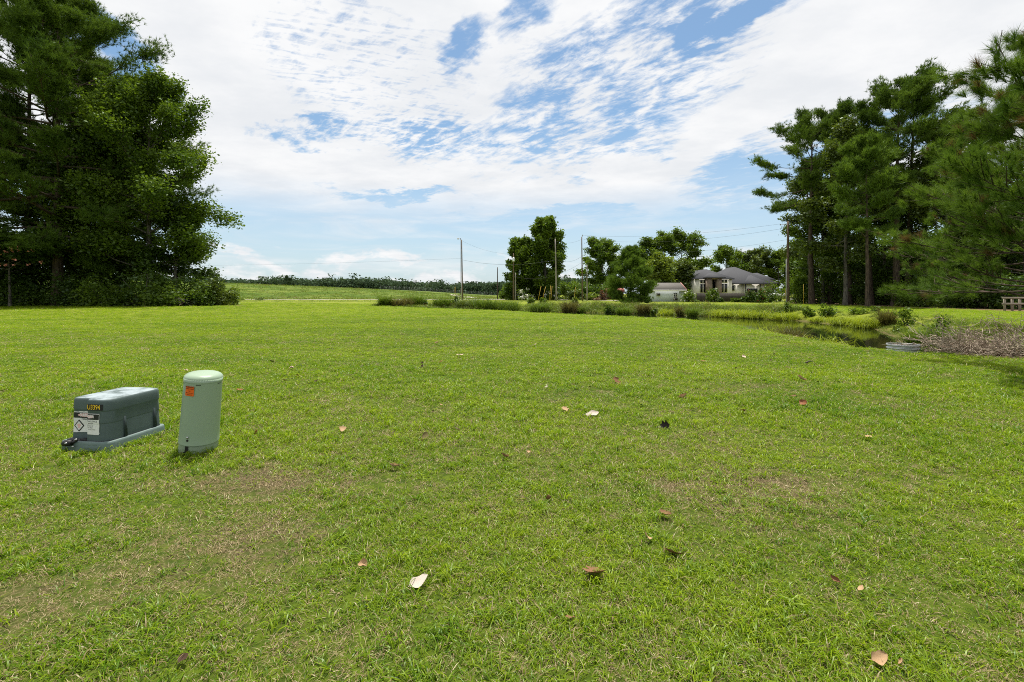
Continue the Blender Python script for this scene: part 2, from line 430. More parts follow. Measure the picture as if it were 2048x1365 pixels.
lf = sstep(attr('litter') + (noise(p, 1.6, 5, 0.65) - 0.5) * 0.6, 0.35, 0.6)
base = mixc(lf, base, lit)
sand = sstep(mth('MULTIPLY', sstep(noise(p, 0.5, 3), 0.5, 0.62), attr('litter')), 0.5, 0.9)
mudc = mixc(noise(p, 3, 5, 0.7), (0.045, 0.032, 0.015), (0.12, 0.09, 0.045))
base = mixc(attr('mud') * 0.9, base, mudc)
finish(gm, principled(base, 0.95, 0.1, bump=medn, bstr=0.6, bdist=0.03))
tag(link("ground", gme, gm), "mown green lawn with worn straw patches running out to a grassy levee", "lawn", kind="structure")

wm = newmat("pond_water")
wp = pos(); wx, wy, wz = sep(wp)
finish(wm, principled((0.010, 0.014, 0.005), 0.02, 0.5, bump=noise(xyz(wx * 1.0, wy * 1.0, 0.0), 2.5, 3, 0.5), bstr=0.06, bdist=0.05))
c0 = WATER.mean(0); wpoly = []
for i in range(len(WATER)):
    a, b, c = WATER[i - 1], WATER[i], WATER[(i + 1) % len(WATER)]
    n1 = np.array([-(c - a)[1], (c - a)[0]]); n1 /= np.linalg.norm(n1)
    wpoly.append(b + n1 * 0.9 if sdist((b + n1 * .9)[None], WATER)[0] > 0 else b - n1 * 0.9)
import bmesh
bm = bmesh.new(); fc = bm.faces.new([bm.verts.new((q[0], q[1], WZ)) for q in wpoly]); bm.normal_update()
if fc.normal.z < 0: fc.normal_flip()
bmesh.ops.triangulate(bm, faces=[fc]); wme = bpy.data.meshes.new("pond_water"); bm.to_mesh(wme); bm.free()
tag(link("pond_water", wme, wm), "dark still pond water reflecting trees behind the lawn", "pond", kind="structure")

def ribbon(name, pts, w, mat, lift, label):
    pts = np.array(pts, float); n = 60; t = np.linspace(0, len(pts) - 1, n)
    c = np.stack([np.interp(t, np.arange(len(pts)), pts[:, i]) for i in (0, 1)], 1)
    for _ in range(4): c[1:-1] = (c[:-2] + c[1:-1] * 2 + c[2:]) / 4
    d = unit(np.gradient(c, axis=0)); nn = np.stack([-d[:, 1], d[:, 0]], 1)
    rows = [c + nn * w * k for k in (-0.5, -0.17, 0.17, 0.5)]
    v = np.concatenate([np.concatenate([r, (height(r[:, 0], r[:, 1]) + lift)[:, None]], 1) for r in rows])
    i = np.arange(n - 1); f = np.concatenate([np.stack([k*n+i+1, k*n+i, (k+1)*n+i, (k+1)*n+i+1], 1) for k in range(3)])
    return tag(link(name, npmesh(name, v, f, smooth=True), mat), label, "road", kind="structure")
rm = newmat("gravel"); q = pos()
finish(rm, principled(mixc(noise(q, 1.5, 6, 0.7), (0.30, 0.27, 0.22), (0.50, 0.46, 0.40)), 0.95, 0.1))
ribbon("road", [(-160, 100), (-90, 104), (-55, 106), (-28, 107), (-6, 108), (8, 105), (20, 93), (34, 88), (60, 85)], 4.2, rm, 0.05, "pale gravel road crossing behind the lawn")
ribbon("side_lane", [(2, 108), (-3, 118), (-10, 134), (-18, 150), (-22, 175)], 4.0, rm, 0.056, "pale gravel lane curving back past the grey utility pole")

# ------------------------------------------------------------------ grass (uncountable: instanced tufts)
def blades(g, rng, n, spread, hmin, hmax, width, lean, tan=0.15, seg=3, bend=0.6):
    P = np.zeros((n, 3)); r = spread * np.sqrt(rng.random(n)); a = rng.random(n) * 6.283
    P[:, 0] = r * np.cos(a); P[:, 1] = r * np.sin(a)
    az = rng.random(n) * 6.283; L = rng.uniform(hmin, hmax, n); ln = np.abs(rng.normal(0, lean, n)) + 0.1
    dr = np.stack([np.cos(az), np.sin(az), np.zeros(n)], 1); sd_ = np.stack([-np.sin(az), np.cos(az), np.zeros(n)], 1)
    tw = rng.normal(0, 0.8, n); side = unit(sd_ * np.cos(tw)[:, None] + dr * np.sin(tw)[:, None])
    rows = []
    for k in range(seg + 1):
        t = k / seg; ang = ln + bend * t * rng.uniform(0.5, 1.5, n) * t
        c = P + dr * (L * t * np.sin(ang))[:, None] + np.array([0, 0, 1.0]) * (L * t * np.cos(ang))[:, None]
        w = width * rng.uniform(0.8, 1.2, n) * (1 - t ** 1.8) * 0.5
        if k < seg: rows += [c - side * w[:, None], c + side * w[:, None]]
        else: rows += [c]
    m = len(rows); v = np.stack(rows, 1).reshape(-1, 3); b = np.arange(n)[:, None] * m
    q = np.concatenate([b + [[2*k, 2*k+1, 2*k+3, 2*k+2]] for k in range(seg - 1)])
    tr = b + [[2*seg-2, 2*seg-1, 2*seg]]
    tn = np.where(rng.random(n) < tan, rng.uniform(1.5, 2.0, n), rng.random(n))
    off = g.n
    g.v.append(v); g.q.append(q.astype(np.int32) + off); g.tq.append(np.tile(tn, seg - 1)); g.t.append(tr.astype(np.int32) + off); g.tt.append(tn); g.n += len(v)
def grassmat(name, a, b, tan, trans=0.45):
    m = newmat(name); t = attr('tint'); q = pos()
    dryf = lawn_colour(q, attr('dry', 'Fac'))
    oi = S.tree.nodes.new('ShaderNodeObjectInfo')
    f = mth('ADD', mth('MINIMUM', t, 1.0) * 0.7, (noise(q, 0.6, 4, 0.6) - 0.5) * 1.0 + (noise(xyz(sep(q)[0] * 0.10, sep(q)[1] * 0.34, 0.0), 1.0, 4, 0.6) - 0.5) * 1.3 + S(oi.outputs['Random']) * 0.3, clamp=True)
    c = mixc(f, a, b)
    c = mixc(sstep(t, 1.2, 1.4), c, mixc(sstep(t, 1.5, 2.0), tan, (tan[0] * 0.55, tan[1] * 0.5, tan[2] * 0.42)))
    d = S.tree.nodes.new('ShaderNodeBsdfDiffuse'); put(d.inputs[0], c)
    tr = S.tree.nodes.new('ShaderNodeBsdfTranslucent'); put(tr.inputs[0], c)
    gl = S.tree.nodes.new('ShaderNodeBsdfGlossy'); gl.inputs['Roughness'].default_value = 0.4; gl.inputs[0].default_value = (0.7, 0.75, 0.65, 1)
    m1 = S.tree.nodes.new('ShaderNodeMixShader'); m1.inputs[0].default_value = trans
    S.tree.links.new(d.outputs[0], m1.inputs[1]); S.tree.links.new(tr.outputs[0], m1.inputs[2])
    m2 = S.tree.nodes.new('ShaderNodeMixShader'); m2.inputs[0].default_value = 0.025
    S.tree.links.new(m1.outputs[0], m2.inputs[1]); S.tree.links.new(gl.outputs[0], m2.inputs[2])
    return finish(m, m2.outputs[0])
GRASS = grassmat("grass_blade", (0.076, 0.178, 0.004), (0.310, 0.412, 0.010), (0.46, 0.38, 0.20), 0.52)
STRAW = grassmat("straw_blade", (0.34, 0.26, 0.13), (0.20, 0.15, 0.075), (0.50, 0.41, 0.25), 0.25)
WEED = grassmat("weed_blade", (0.070, 0.13, 0.012), (0.20, 0.26, 0.025), (0.30, 0.20, 0.10))
def protos(name, makers, mat):
    """unlinked prototype meshes for an uncountable cover"""
    c = bpy.data.collections.new(name)
    for i, mk in enumerate(makers):
        g = Geo(); mk(g, np.random.default_rng(100 + i)); me = g.mesh("%s_tuft" % name); me.materials.append(mat)
        o = bpy.data.objects.new("%s_tuft_%02d" % (name, i), me); c.objects.link(o)
    return c
def cover(name, pts, rot, scl, idx, coll, label, cat):
    me = bpy.data.meshes.new(name); n = len(pts)
    me.vertices.add(n); me.vertices.foreach_set('co', np.asarray(pts, np.float32).ravel())
    for nm, ty, val in (('rot', 'FLOAT_VECTOR', rot), ('scl', 'FLOAT_VECTOR', scl), ('idx', 'INT', idx)):
        a = me.attributes.new(nm, ty, 'POINT')
        a.data.foreach_set('vector' if ty == 'FLOAT_VECTOR' else 'value', np.asarray(val, np.int32 if ty == 'INT' else np.float32).ravel())
    o = bpy.data.objects.new(name, me); COL.objects.link(o)
    ng = bpy.data.node_groups.new(name, 'GeometryNodeTree')
    ng.interface.new_socket('Geometry', in_out='INPUT', socket_type='NodeSocketGeometry'); ng.interface.new_socket('Geometry', in_out='OUTPUT', socket_type='NodeSocketGeometry')
    N = ng.nodes.new; L = ng.links.new
    gi, go = N('NodeGroupInput'), N('NodeGroupOutput'); ip = N('GeometryNodeInstanceOnPoints'); ci = N('GeometryNodeCollectionInfo')
    ci.inputs['Collection'].default_value = coll; ci.inputs['Separate Children'].default_value = True; ci.inputs['Reset Children'].default_value = True
    def na(nm, ty):
        k = N('GeometryNodeInputNamedAttribute'); k.data_type = ty; k.inputs['Name'].default_value = nm; return k.outputs['Attribute']
    L(gi.outputs[0], ip.inputs['Points']); L(ci.outputs[0], ip.inputs['Instance']); ip.inputs['Pick Instance'].default_value = True
    L(na('idx', 'INT'), ip.inputs['Instance Index']); L(na('rot', 'FLOAT_VECTOR'), ip.inputs['Rotation']); L(na('scl', 'FLOAT_VECTOR'), ip.inputs['Scale'])
    L(ip.outputs[0], go.inputs[0])
    o.modifiers.new('tufts', 'NODES').node_group = ng
    return tag(o, label, cat, kind='stuff')
rng = np.random.default_rng(7)
BOXC = (-3.79, 4.34); PEDC = (-2.80, 4.06)
def scatter(n, ymin, ymax, power, margin=1.5, slope=1.20):
    """points over the ground the view covers (a little wider), thinning with distance"""
    k = 2.0 - power
    u = rng.random(n)
    Y = (ymin ** k + u * (ymax ** k - ymin ** k)) ** (1 / k) if abs(k) > 1e-3 else ymin * (ymax / ymin) ** u
    X = (rng.random(n) * 2 - 1) * (slope * Y + margin)
    return X, Y
def keep_lawn(X, Y):
    P = np.stack([X, Y], 1)
    k = (sdist(P, CREST) > -0.5)
    k &= ~((np.abs(X - BOXC[0]) < 0.25) & (np.abs(Y - BOXC[1]) < 0.36)) & (np.hypot(X - PEDC[0], Y - PEDC[1]) > 0.13)
    return k & (rng.random(len(X)) > litter(X, Y) * 1.1)
def place(X, Y, smin, s0, hs=1.0):
    n = len(X); Z = height(X, Y)
    s = np.maximum(smin, s0) * rng.uniform(0.75, 1.3, n)
    return np.stack([X, Y, Z - 0.004], 1), np.stack([rng.normal(0, .12, n), rng.normal(0, .12, n), rng.random(n) * 6.283], 1), s
lawnC = protos("lawn_grass", [lambda g, r, a=a: blades(g, r, 24, 0.080, 0.026, a, 0.0062, 0.80, 0.06, 3, 0.9) for a in (0.060, 0.072, 0.085, 0.098, 0.066, 0.080)] +
               [lambda g, r: blades(g, r, 22, 0.040, 0.06, 0.14, 0.0066, 0.45, 0.03, 4, 1.0), lambda g, r: blades(g, r, 18, 0.05, 0.07, 0.16, 0.0072, 0.5, 0.03, 4, 1.1)], GRASS)
n = 115000
X, Y = scatter(n, 1.15, 60, 1.60); k = keep_lawn(X, Y)
D = dryness(X, Y); patch = 0.5 + 0.5 * wob(X, Y, 2.2, 11) + 0.35 * wob(X, Y, 6.0, 12)
k &= rng.random(n) > np.clip(D * (0.56 + 0.45 * wob(X, Y, 5.0, 21)) + 0.50 * (patch < 0.48) * (Y < 8), 0, 0.90)
X, Y, D, patch = X[k], Y[k], D[k], patch[k]
pts, rot, s = place(X, Y, 0.75, (Y / 4.2) ** 0.62)
hz_ = 0.85 + 0.30 * np.clip(patch, 0, 1)
scl = np.stack([s, s, np.clip(s, 0, 1.25) * hz_ * (1 - 0.35 * D) * (1 - 0.45 * sm((Y - 5) / 7))], 1)
tall = rng.random(len(X)) < 0.09 * (Y < 9) * (patch > 0.35)
idx = np.where(tall, rng.integers(6, 8, len(X)), rng.integers(0, 6, len(X)))
cover("lawn_grass", pts, rot, scl, idx, lawnC, "short green lawn grass blades covering the whole foreground", "grass")
strawC = protos("dry_thatch", [lambda g, r: blades(g, r, 40, 0.09, 0.02, 0.055, 0.0034, 1.35, 0.5, 2, 0.5) for _ in range(4)], STRAW)
n = 42000
X, Y = scatter(n, 1.15, 16, 1.35); k = keep_lawn(X, Y) & (rng.random(n) < (0.40 + 0.6 * dryness(X, Y)) * (1 - 0.75 * sm((Y - 4) / 4))); X, Y = X[k], Y[k]
pts, rot, s = place(X, Y, 0.7, (Y / 4.2) ** 0.55)
cover("dry_thatch", pts, rot, np.stack([s, s, np.clip(s, 0, 1.2)], 1), rng.integers(0, 4, len(X)), strawC, "straw coloured dead grass thatch showing between the green lawn blades", "grass")
# untrimmed grass round the feet of the two boxes
a_ = rng.random(130) * 6.283; X = np.where(np.arange(130) < 80, BOXC[0] + 0.30 * np.cos(a_) * 1.05, PEDC[0] + 0.165 * np.cos(a_)); Y = np.where(np.arange(130) < 80, BOXC[1] + 0.42 * np.sin(a_), PEDC[1] + 0.165 * np.sin(a_))
pts, rot, s = place(X, Y, 0.7, np.full(130, 0.9))
cover("edge_grass", pts, rot, np.stack([s, s, s * 1.0], 1), rng.integers(4, 8, 130), lawnC, "longer untrimmed grass around the feet of the two utility boxes", "grass")
# taller rough grass down the pond banks
bankC = protos("bank_grass", [lambda g, r, a=a: blades(g, r, 40, 0.28, 0.15, a, 0.020, 0.45, 0.12, 4, 1.0) for a in (0.4, 0.55, 0.7, 0.5)], WEED)
n = 16000
X = rng.uniform(-17, 27, n); Y = rng.uniform(10, 57.5, n); P = np.stack([X, Y], 1); dw = sdist(P, WATER); dc = sdist(P, CREST)
def pdist(P, line):
    d = np.full(len(P), 1e9)
    for a, b in zip(line[:-1], line[1:]):
        e = b - a; t = np.clip(((P - a) @ e) / (e @ e), 0, 1); d = np.minimum(d, np.linalg.norm(P - a - t[:, None] * e, axis=1))
    return d
far = pdist(P, CREST[0:9]) > pdist(P, np.concatenate([CREST[8:], CREST[:1]]))     # far side of the pond carries the tall growth
k = (dw > np.where(far, 0.15, 0.5)) & (dc < np.where(far, 0.3, -1.1)) & (rng.random(n) < np.where(far, np.where(Y > 39, 0.85, 0.5), 0.06))
X, Y, far = X[k], Y[k], far[k]; pts, rot, s = place(X, Y, 0.35, np.where(far, np.where(Y > 39, 1.55, 0.65), 0.40) + np.where(far & (Y > 39), 1.0, 0.25) * wob(X, Y, 0.9, 4))
cover("bank_grass", pts, rot, np.stack([s, s, s * 0.9], 1), rng.integers(0, 4, len(X)), bankC, "rough tall grass growing down the banks of the pond", "grass")
# verge and levee growth
levC = protos("field_grass", [lambda g, r: blades(g, r, 16, 0.9, 0.25, 0.6, 0.09, 0.5, 0.1, 2, 0.6) for _ in range(3)], WEED)
n = 9000
Y = 72 + 100 * rng.random(n) ** 1.3; X = -Y * 1.0 + rng.random(n) * Y * 1.65
k = ~((np.abs(Y - 106) < 6) & (X < 12)) & (rng.random(n) < np.where(Y > 110, 1.0, 0.45)); X, Y = X[k], Y[k]
pts, rot, s = place(X, Y, 0.6, np.where(Y > 110, 1.0, 0.5))
cover("field_grass", pts, rot, np.stack([s, s, s * np.where(Y > 110, 1.0, 0.5)], 1), rng.integers(0, 3, len(X)), levC, "rough field grass on the far verge and levee slope", "grass")

# ------------------------------------------------------------------ trees
PINE = leafmat("pine_needles", (0.020, 0.054, 0.006), (0.145, 0.225, 0.028), 0.36, 0.02, 0.25)
PINEL = leafmat("light_pine_needles", (0.022, 0.062, 0.006), (0.180, 0.280, 0.034), 0.38, 0.02, 0.35)
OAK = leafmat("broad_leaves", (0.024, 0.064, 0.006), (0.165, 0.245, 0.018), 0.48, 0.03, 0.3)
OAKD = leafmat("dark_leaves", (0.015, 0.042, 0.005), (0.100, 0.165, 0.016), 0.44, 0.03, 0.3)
OLIVE = leafmat("olive_leaves", (0.035, 0.065, 0.008), (0.140, 0.185, 0.020), 0.42, 0.06, 0.3)
LIME = leafmat("yellow_green_leaves", (0.080, 0.130, 0.010), (0.210, 0.270, 0.025), 0.45, 0.06, 0.4)
DIST = leafmat("haze_tinted_leaves", (0.050, 0.085, 0.050), (0.090, 0.130, 0.072), 0.20, 0.0, 0.02)  # distance haze put into the leaf colour, paler and bluer
BARK = barkmat("pine_bark", (0.032, 0.024, 0.018), (0.105, 0.078, 0.058))
BARKG = barkmat("grey_bark", (0.05, 0.045, 0.038), (0.15, 0.135, 0.11))
def rot_about(v, ax, a):
    ax = unit(ax); return v * math.cos(a) + np.cross(ax, v) * math.sin(a) + ax * np.dot(ax, v) * (1 - math.cos(a))
def grow(rng, H, prof, t0, nl, elev, bend, r0, sub=6, lean=(0, 0), wobble=0.02, sides=8, subang=0.7, sublen=0.42, fork=None):
    """trunk, limbs and twigs; returns wood Geo and foliage sites (point, direction, relative size)"""
    w = Geo(); m = 12; t = np.linspace(0, 1, m)
    trunk = np.stack([lean[0] * H * t ** 1.4 + np.cumsum(rng.normal(0, wobble * H / m, m)) * (t > 0), lean[1] * H * t ** 1.4 + np.cumsum(rng.normal(0, wobble * H / m, m)) * (t > 0), t * H * 0.985 - 0.15 * (t == 0)], 1)
    rad = r0 * (1 - 0.9 * t ** 1.1) * (1 + 0.35 * np.exp(-t * 25)); w.quads(*tube(trunk, rad, sides))
    sites = []
    ga = rng.random() * 6.28
    for i in range(nl):
        u = (i + rng.random()) / nl; tt = t0 + (1 - t0) * u ** 0.9; b = np.array([np.interp(tt, t, trunk[:, k]) for k in range(3)])
        ga += 2.4 + rng.normal(0, 0.4); Ls = prof(u) * rng.uniform(0.62, 1.15)
        if Ls < 0.15: continue
        el = elev(u) + rng.normal(0, 0.13); d = np.array([math.cos(ga) * math.cos(el), math.sin(ga) * math.cos(el), math.sin(el)])
        k = 6; path = [b]; dd = d.copy()
        for j in range(k):
            dd = unit(dd + np.array([0, 0, bend(u) / k]) + rng.normal(0, 0.10, 3)); path.append(path[-1] + dd * Ls / k)
        path = np.array(path); lr = min(np.interp(tt, t, rad) * 0.55, 0.016 * Ls + 0.014)
        w.quads(*tube(path, lr * (1 - 0.85 * np.linspace(0, 1, k + 1)), 5))
        sites.append((path[-1], dd, 1.0))
        for j in range(sub):
            s = rng.uniform(0.28, 1.0) ** 0.75; fi = s * k; i0 = min(int(fi), k - 1); p = path[i0] + (path[i0 + 1] - path[i0]) * (fi - i0)
            ld = unit(path[i0 + 1] - path[i0]); sd2 = rot_about(np.cross(ld, [0, 0, 1.0]) * (1 if j % 2 else -1), ld, rng.normal(0, 0.5))
            sdir_ = unit(ld + unit(sd2) * rng.uniform(0.5, 1.3) * subang + [0, 0, 0.12]); sl = Ls * sublen * rng.uniform(0.5, 1.1) * (1.15 - 0.6 * s)
            q1 = p + sdir_ * sl * 0.5; q2 = q1 + unit(sdir_ + rng.normal(0, 0.22, 3) + [0, 0, bend(u) * 0.25]) * sl * 0.5
            w.quads(*tube(np.array([p, q1, q2]), np.array([lr * 0.40, lr * 0.28, 0.006]), 4))
            sites.append((q2, unit(q2 - q1), 0.9)); sites.append((q1, sdir_, 0.7))
    sites.append((trunk[-1], np.array([0, 0, 1.0]), 0.9))
    return w, sites
def clump(rng, sites, n, sx, sz, jitter=0.35):
    P = np.concatenate([np.repeat(s[0][None], max(1, int(n * s[2])), 0) for s in sites]); D = np.concatenate([np.repeat(s[1][None], max(1, int(n * s[2])), 0) for s in sites])
    T = np.concatenate([np.full(max(1, int(n * s[2])), rng.random()) for s in sites])
    r = np.clip(rng.normal(size=P.shape), -1.7, 1.7) * [sx * .72, sx * .72, sz * .85] + D * (rng.uniform(-1.5, 0.7, (len(P), 1)) * sx); T = np.clip(T * 0.6 + rng.random(len(T)) * 0.4, 0, 1)
    return P + r, D, T
def tree(name, label, cat, loc, rng, H, prof, t0, nl, elev, bend, r0, leaf, mat, bark, group=None, per=60, size=0.25, sx=0.45, sz=0.28, up=0.7, extra=None, **kw):
    root = empty(name, loc); tag(root, label, cat, group)
    w, sites = grow(rng, H, prof, t0, nl, elev, bend, r0, **kw)
    if extra: sites += extra(rng)
    g = Geo()
    if leaf == 'pine':
        P, D, T = clump(rng, sites, per, sx, sz); needles(g, rng, P, unit(D * 0.7 + [0, 0, 0.55] + rng.normal(0, 0.3, P.shape)), 13, size, size * 0.10, 0.55, T)
    else:
        P, D, T = clump(rng, sites, per, sx, sz); leaves(g, rng, P, size, up, 0.6, T)
    link("trunk", w.mesh("trunk", True), bark, root); link("crown", g.mesh("crown"), mat, root)
    return root
def P_(*xy):
    xs_, ys_ = zip(*xy); return lambda u: float(np.interp(u, xs_, ys_))
def bush(name, label, cat, loc, rng, w, h, mat, n=1500, size=0.16, group=None, flowers=None, d=None, stems=7, shape=1.0, trunk=BARKG, sm_=0.30, part='stems', lo=0.06):
    """many-stemmed shrub: stems fanning out of the ground, foliage in clumps at their ends"""
    root = empty(name, loc); tag(root, label, cat, group); d = d or w
    wd = Geo(); g = Geo(); sites = []
    for i in range(stems * 4):
        a = rng.random() * 6.283; r = math.sqrt(rng.random()); hh = h * (1 - 0.55 * r ** 2 * shape) * rng.uniform(lo, 1.0)
        tip = np.array([math.cos(a) * r * w * 0.42, math.sin(a) * r * d * 0.42, hh * 0.9])
        if i < stems: wd.quads(*tube(np.array([[tip[0] * 0.15, tip[1] * 0.15, -0.05], tip * [0.55, 0.55, 0.6], tip]), np.array([0.03, 0.02, 0.006]) * (h / 2 + 0.4), 5))
        sites.append((tip, unit(tip + [0, 0, 0.1]), 1.0))
    per = max(4, n // len(sites)); P, D, T = clump(rng, sites, per, w * sm_ * 0.35, h * sm_ * 0.32)
    P[:, 2] = np.abs(P[:, 2])
    leaves(g, rng, P, size, 0.6, 0.6, T)
    link(part, wd.mesh(part, True), trunk, root); link("foliage", g.mesh("foliage"), mat, root)
    if flowers:
        fm, nf, fs = flowers; gf = Geo(); ctr = np.array([t[0] for t in sites]); c = ctr[rng.integers(0, len(ctr), nf)] * [1.12, 1.12, 1.06] + rng.normal(0, 0.08 * w * 0.5, (nf, 3))
        Pf = np.repeat(c, 14, 0) + rng.normal(0, fs * 0.5, (nf * 14, 3)); leaves(gf, rng, Pf, fs * 0.7, 0.3, 0.9)
        link("blossom", gf.mesh("blossom"), fm, root)
    return root
R = np.random.default_rng
def gz(px, Y): x = X_at(px, Y); return (x, Y, hgt(x, Y) - 0.05)
def Hof(py, Y): return CAMH - (py - HZ) / F * Y
pine_el = lambda u: -0.05 + 0.75 * u ** 1.5
pine_bd = lambda u: 0.35
low_el = lambda u: -0.25 + 0.9 * u

# --- left stand
GL = "trees in the left stand"
Y = 44
tree("pine_tree", "tallest broad pine of the left stand, thick trunk, boughs sweeping far out to the right", "tree", gz(116, Y), R(1), Hof(-8, Y), P_((0, 7.0), (.2, 10.8), (.45, 9.0), (.7, 7.2), (.9, 4.2), (1, 1.6)), 0.16, 84, low_el, lambda u: 0.22, 0.42, 'pine', PINE, BARK, GL, per=22, size=0.38, sx=0.55, sz=0.20, sub=13)
tree("pine_tree", "slimmer pine behind the thickest left pine, its thin trunk at the left edge", "tree", gz(60, 47), R(2), Hof(-20, 47), P_((0, 3.5), (.3, 6.0), (.7, 6.0), (1, 2.0)), 0.28, 54, pine_el, pine_bd, 0.30, 'pine', PINE, BARK, GL, per=20, size=0.40, sx=0.55, sz=0.15, sub=11)
def oakprof(r): return P_((0, r * .75), (.3, r), (.65, r * .9), (1, r * .35))
tree("pine_tree", "pine deep in the left stand between the thick pine and the leafy right flank", "tree", gz(165, 50), R(12), Hof(110, 50), P_((0, 5), (.3, 5.5), (.7, 3.8), (1, 1.4)), 0.30, 44, pine_el, pine_bd, 0.30, 'pine', PINE, BARK, GL, per=18, size=0.42, sx=0.6, sz=0.22, sub=11)
tree("broadleaf_tree", "hardwood rising behind the thick left pine, between it and the leafy right flank", "tree", gz(222, 48), R(13), Hof(200, 48), P_((0, 4), (.3, 5.0), (.65, 4.2), (1, 1.6)), 0.25, 40, lambda u: 0.1 + 0.7 * u, lambda u: 0.1, 0.28, 'leaf', OAK, BARKG, GL, per=80, size=0.27, sx=0.65, sz=0.5, up=0.7, sub=9)
oak_el = lambda u: 0.15 + 0.75 * u
oak_bd = lambda u: 0.1
tree("broadleaf_tree", "leafy hardwood at the right flank of the left stand, lighter leaves against the sky", "tree", gz(300, 46), R(3), Hof(190, 46), oakprof(6.6), 0.14, 50, lambda u: 0.05 + 0.75 * u, oak_bd, 0.28, 'leaf', OAK, BARKG, GL, per=95, size=0.26, sx=0.65, sz=0.50, sub=10)
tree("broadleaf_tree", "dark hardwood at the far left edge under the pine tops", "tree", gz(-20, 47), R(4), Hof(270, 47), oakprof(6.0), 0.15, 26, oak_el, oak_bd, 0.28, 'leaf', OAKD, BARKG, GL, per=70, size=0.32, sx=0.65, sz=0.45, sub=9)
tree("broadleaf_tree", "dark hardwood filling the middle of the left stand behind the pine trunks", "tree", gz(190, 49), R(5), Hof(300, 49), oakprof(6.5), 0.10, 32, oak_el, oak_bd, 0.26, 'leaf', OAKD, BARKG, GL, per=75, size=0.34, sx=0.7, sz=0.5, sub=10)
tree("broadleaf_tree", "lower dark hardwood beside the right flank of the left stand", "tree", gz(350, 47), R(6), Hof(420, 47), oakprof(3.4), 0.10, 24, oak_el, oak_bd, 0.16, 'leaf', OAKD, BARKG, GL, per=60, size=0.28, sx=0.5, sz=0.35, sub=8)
PINK = plain("silk_blossom", (0.72, 0.30, 0.22), 0.8, 0.25, 3.0)
mim = tree("mimosa_tree", "flat-topped mimosa with salmon blossoms at the far left edge", "tree", gz(20, 42.5), R(7), Hof(492, 42.5), P_((0, 4.6), (.6, 5.4), (1, 4.0)), 0.55, 24, lambda u: 0.30, lambda u: -0.3, 0.12, 'leaf', OAKD, BARKG, GL, per=70, size=0.28, sx=0.5, sz=0.16, up=1.2, sub=8)
g = Geo(); r = R(8); c = np.stack([r.uniform(-2.0, 5.6, 62), r.uniform(-4.6, -2.0, 62), r.uniform(3.6, 5.6, 62)], 1)
c[:, 2] = np.minimum(c[:, 2], 5.5 - 0.12 * (c[:, 0] - 1) ** 2 * 0.3); leaves(g, r, np.repeat(c, 5, 0) + r.normal(0, 0.06, (310, 3)), 0.15, 0.8, 0.9); link("blossom", g.mesh("blossom"), PINK, mim)
for i, (px, Yb, py, wpx, m, lab) in enumerate([
    (60, 44, 545, 120, OAKD, "dark low shrub under the mimosa at the left edge"),
    (150, 43.5, 540, 120, OAKD, "dark undergrowth shrub below the thick left pine trunk"),
    (215, 42.5, 555, 110, OAK, "spreading green shrub at the lawn edge of the left stand"),
    (290, 43, 530, 120, OAKD, "tall dark shrub filling the foot of the left stand"),
    (330, 42.5, 565, 90, OAK, "low drooping shrub beside the dead twig at the left stand"),
    (382, 44, 545, 80, OAKD, "dark rounded shrub near the right end of the left stand"),
    (418, 45.5, 545, 62, OLIVE, "olive shrub at the right end of the left stand"),
    (445, 47, 572, 50, LIME, "pale green outermost shrub at the right end of the left stand")]):
    bush("shrub", lab, "shrub", gz(px, Yb), R(20 + i), wpx / F * Yb * 1.25, Hof(py, Yb), m, 3200, 0.24, GL, d=4.0, stems=9, shape=0.7)
for i, (px, Yb, h_, lab) in enumerate([(20, 47.5, 9, "dark sapling in the shade behind the mimosa"), (100, 48.5, 9, "dark sapling between the two left pine trunks"), (250, 48.5, 10, "dark sapling behind the spreading shrub of the left stand"), (160, 50, 11, "dark sapling deep in the middle of the left stand"), (-30, 44.5, 7.5, "dark sapling cut by the left frame edge")]):
    bush("sapling", lab, "tree", gz(px, Yb), R(40 + i), 7.0, h_, OAKD, 4200, 0.32, GL, stems=9, shape=0.3)
r = R(9); g = MB(); g.tube([(0, 0, -0.1), (0.02, 0, 0.5), (0.0, 0, 0.95)], [.05, .04, .02], 6)
for i in range(9): a = r.uniform(-0.4, 0.5); g.tube([(0, 0, .55 + .03 * i), (.6, r.uniform(-.3, .3), .75 + a * .3), (1.3 + r.random() * .6, r.uniform(-.5, .5), .35 + a * .6)], [.022, .014, .005], 5)
tag(g.build("dead_twig", BARKG, loc=gz(340, 41.6)), "bare dead twig sticking out at the lawn edge of the left stand", "branch")

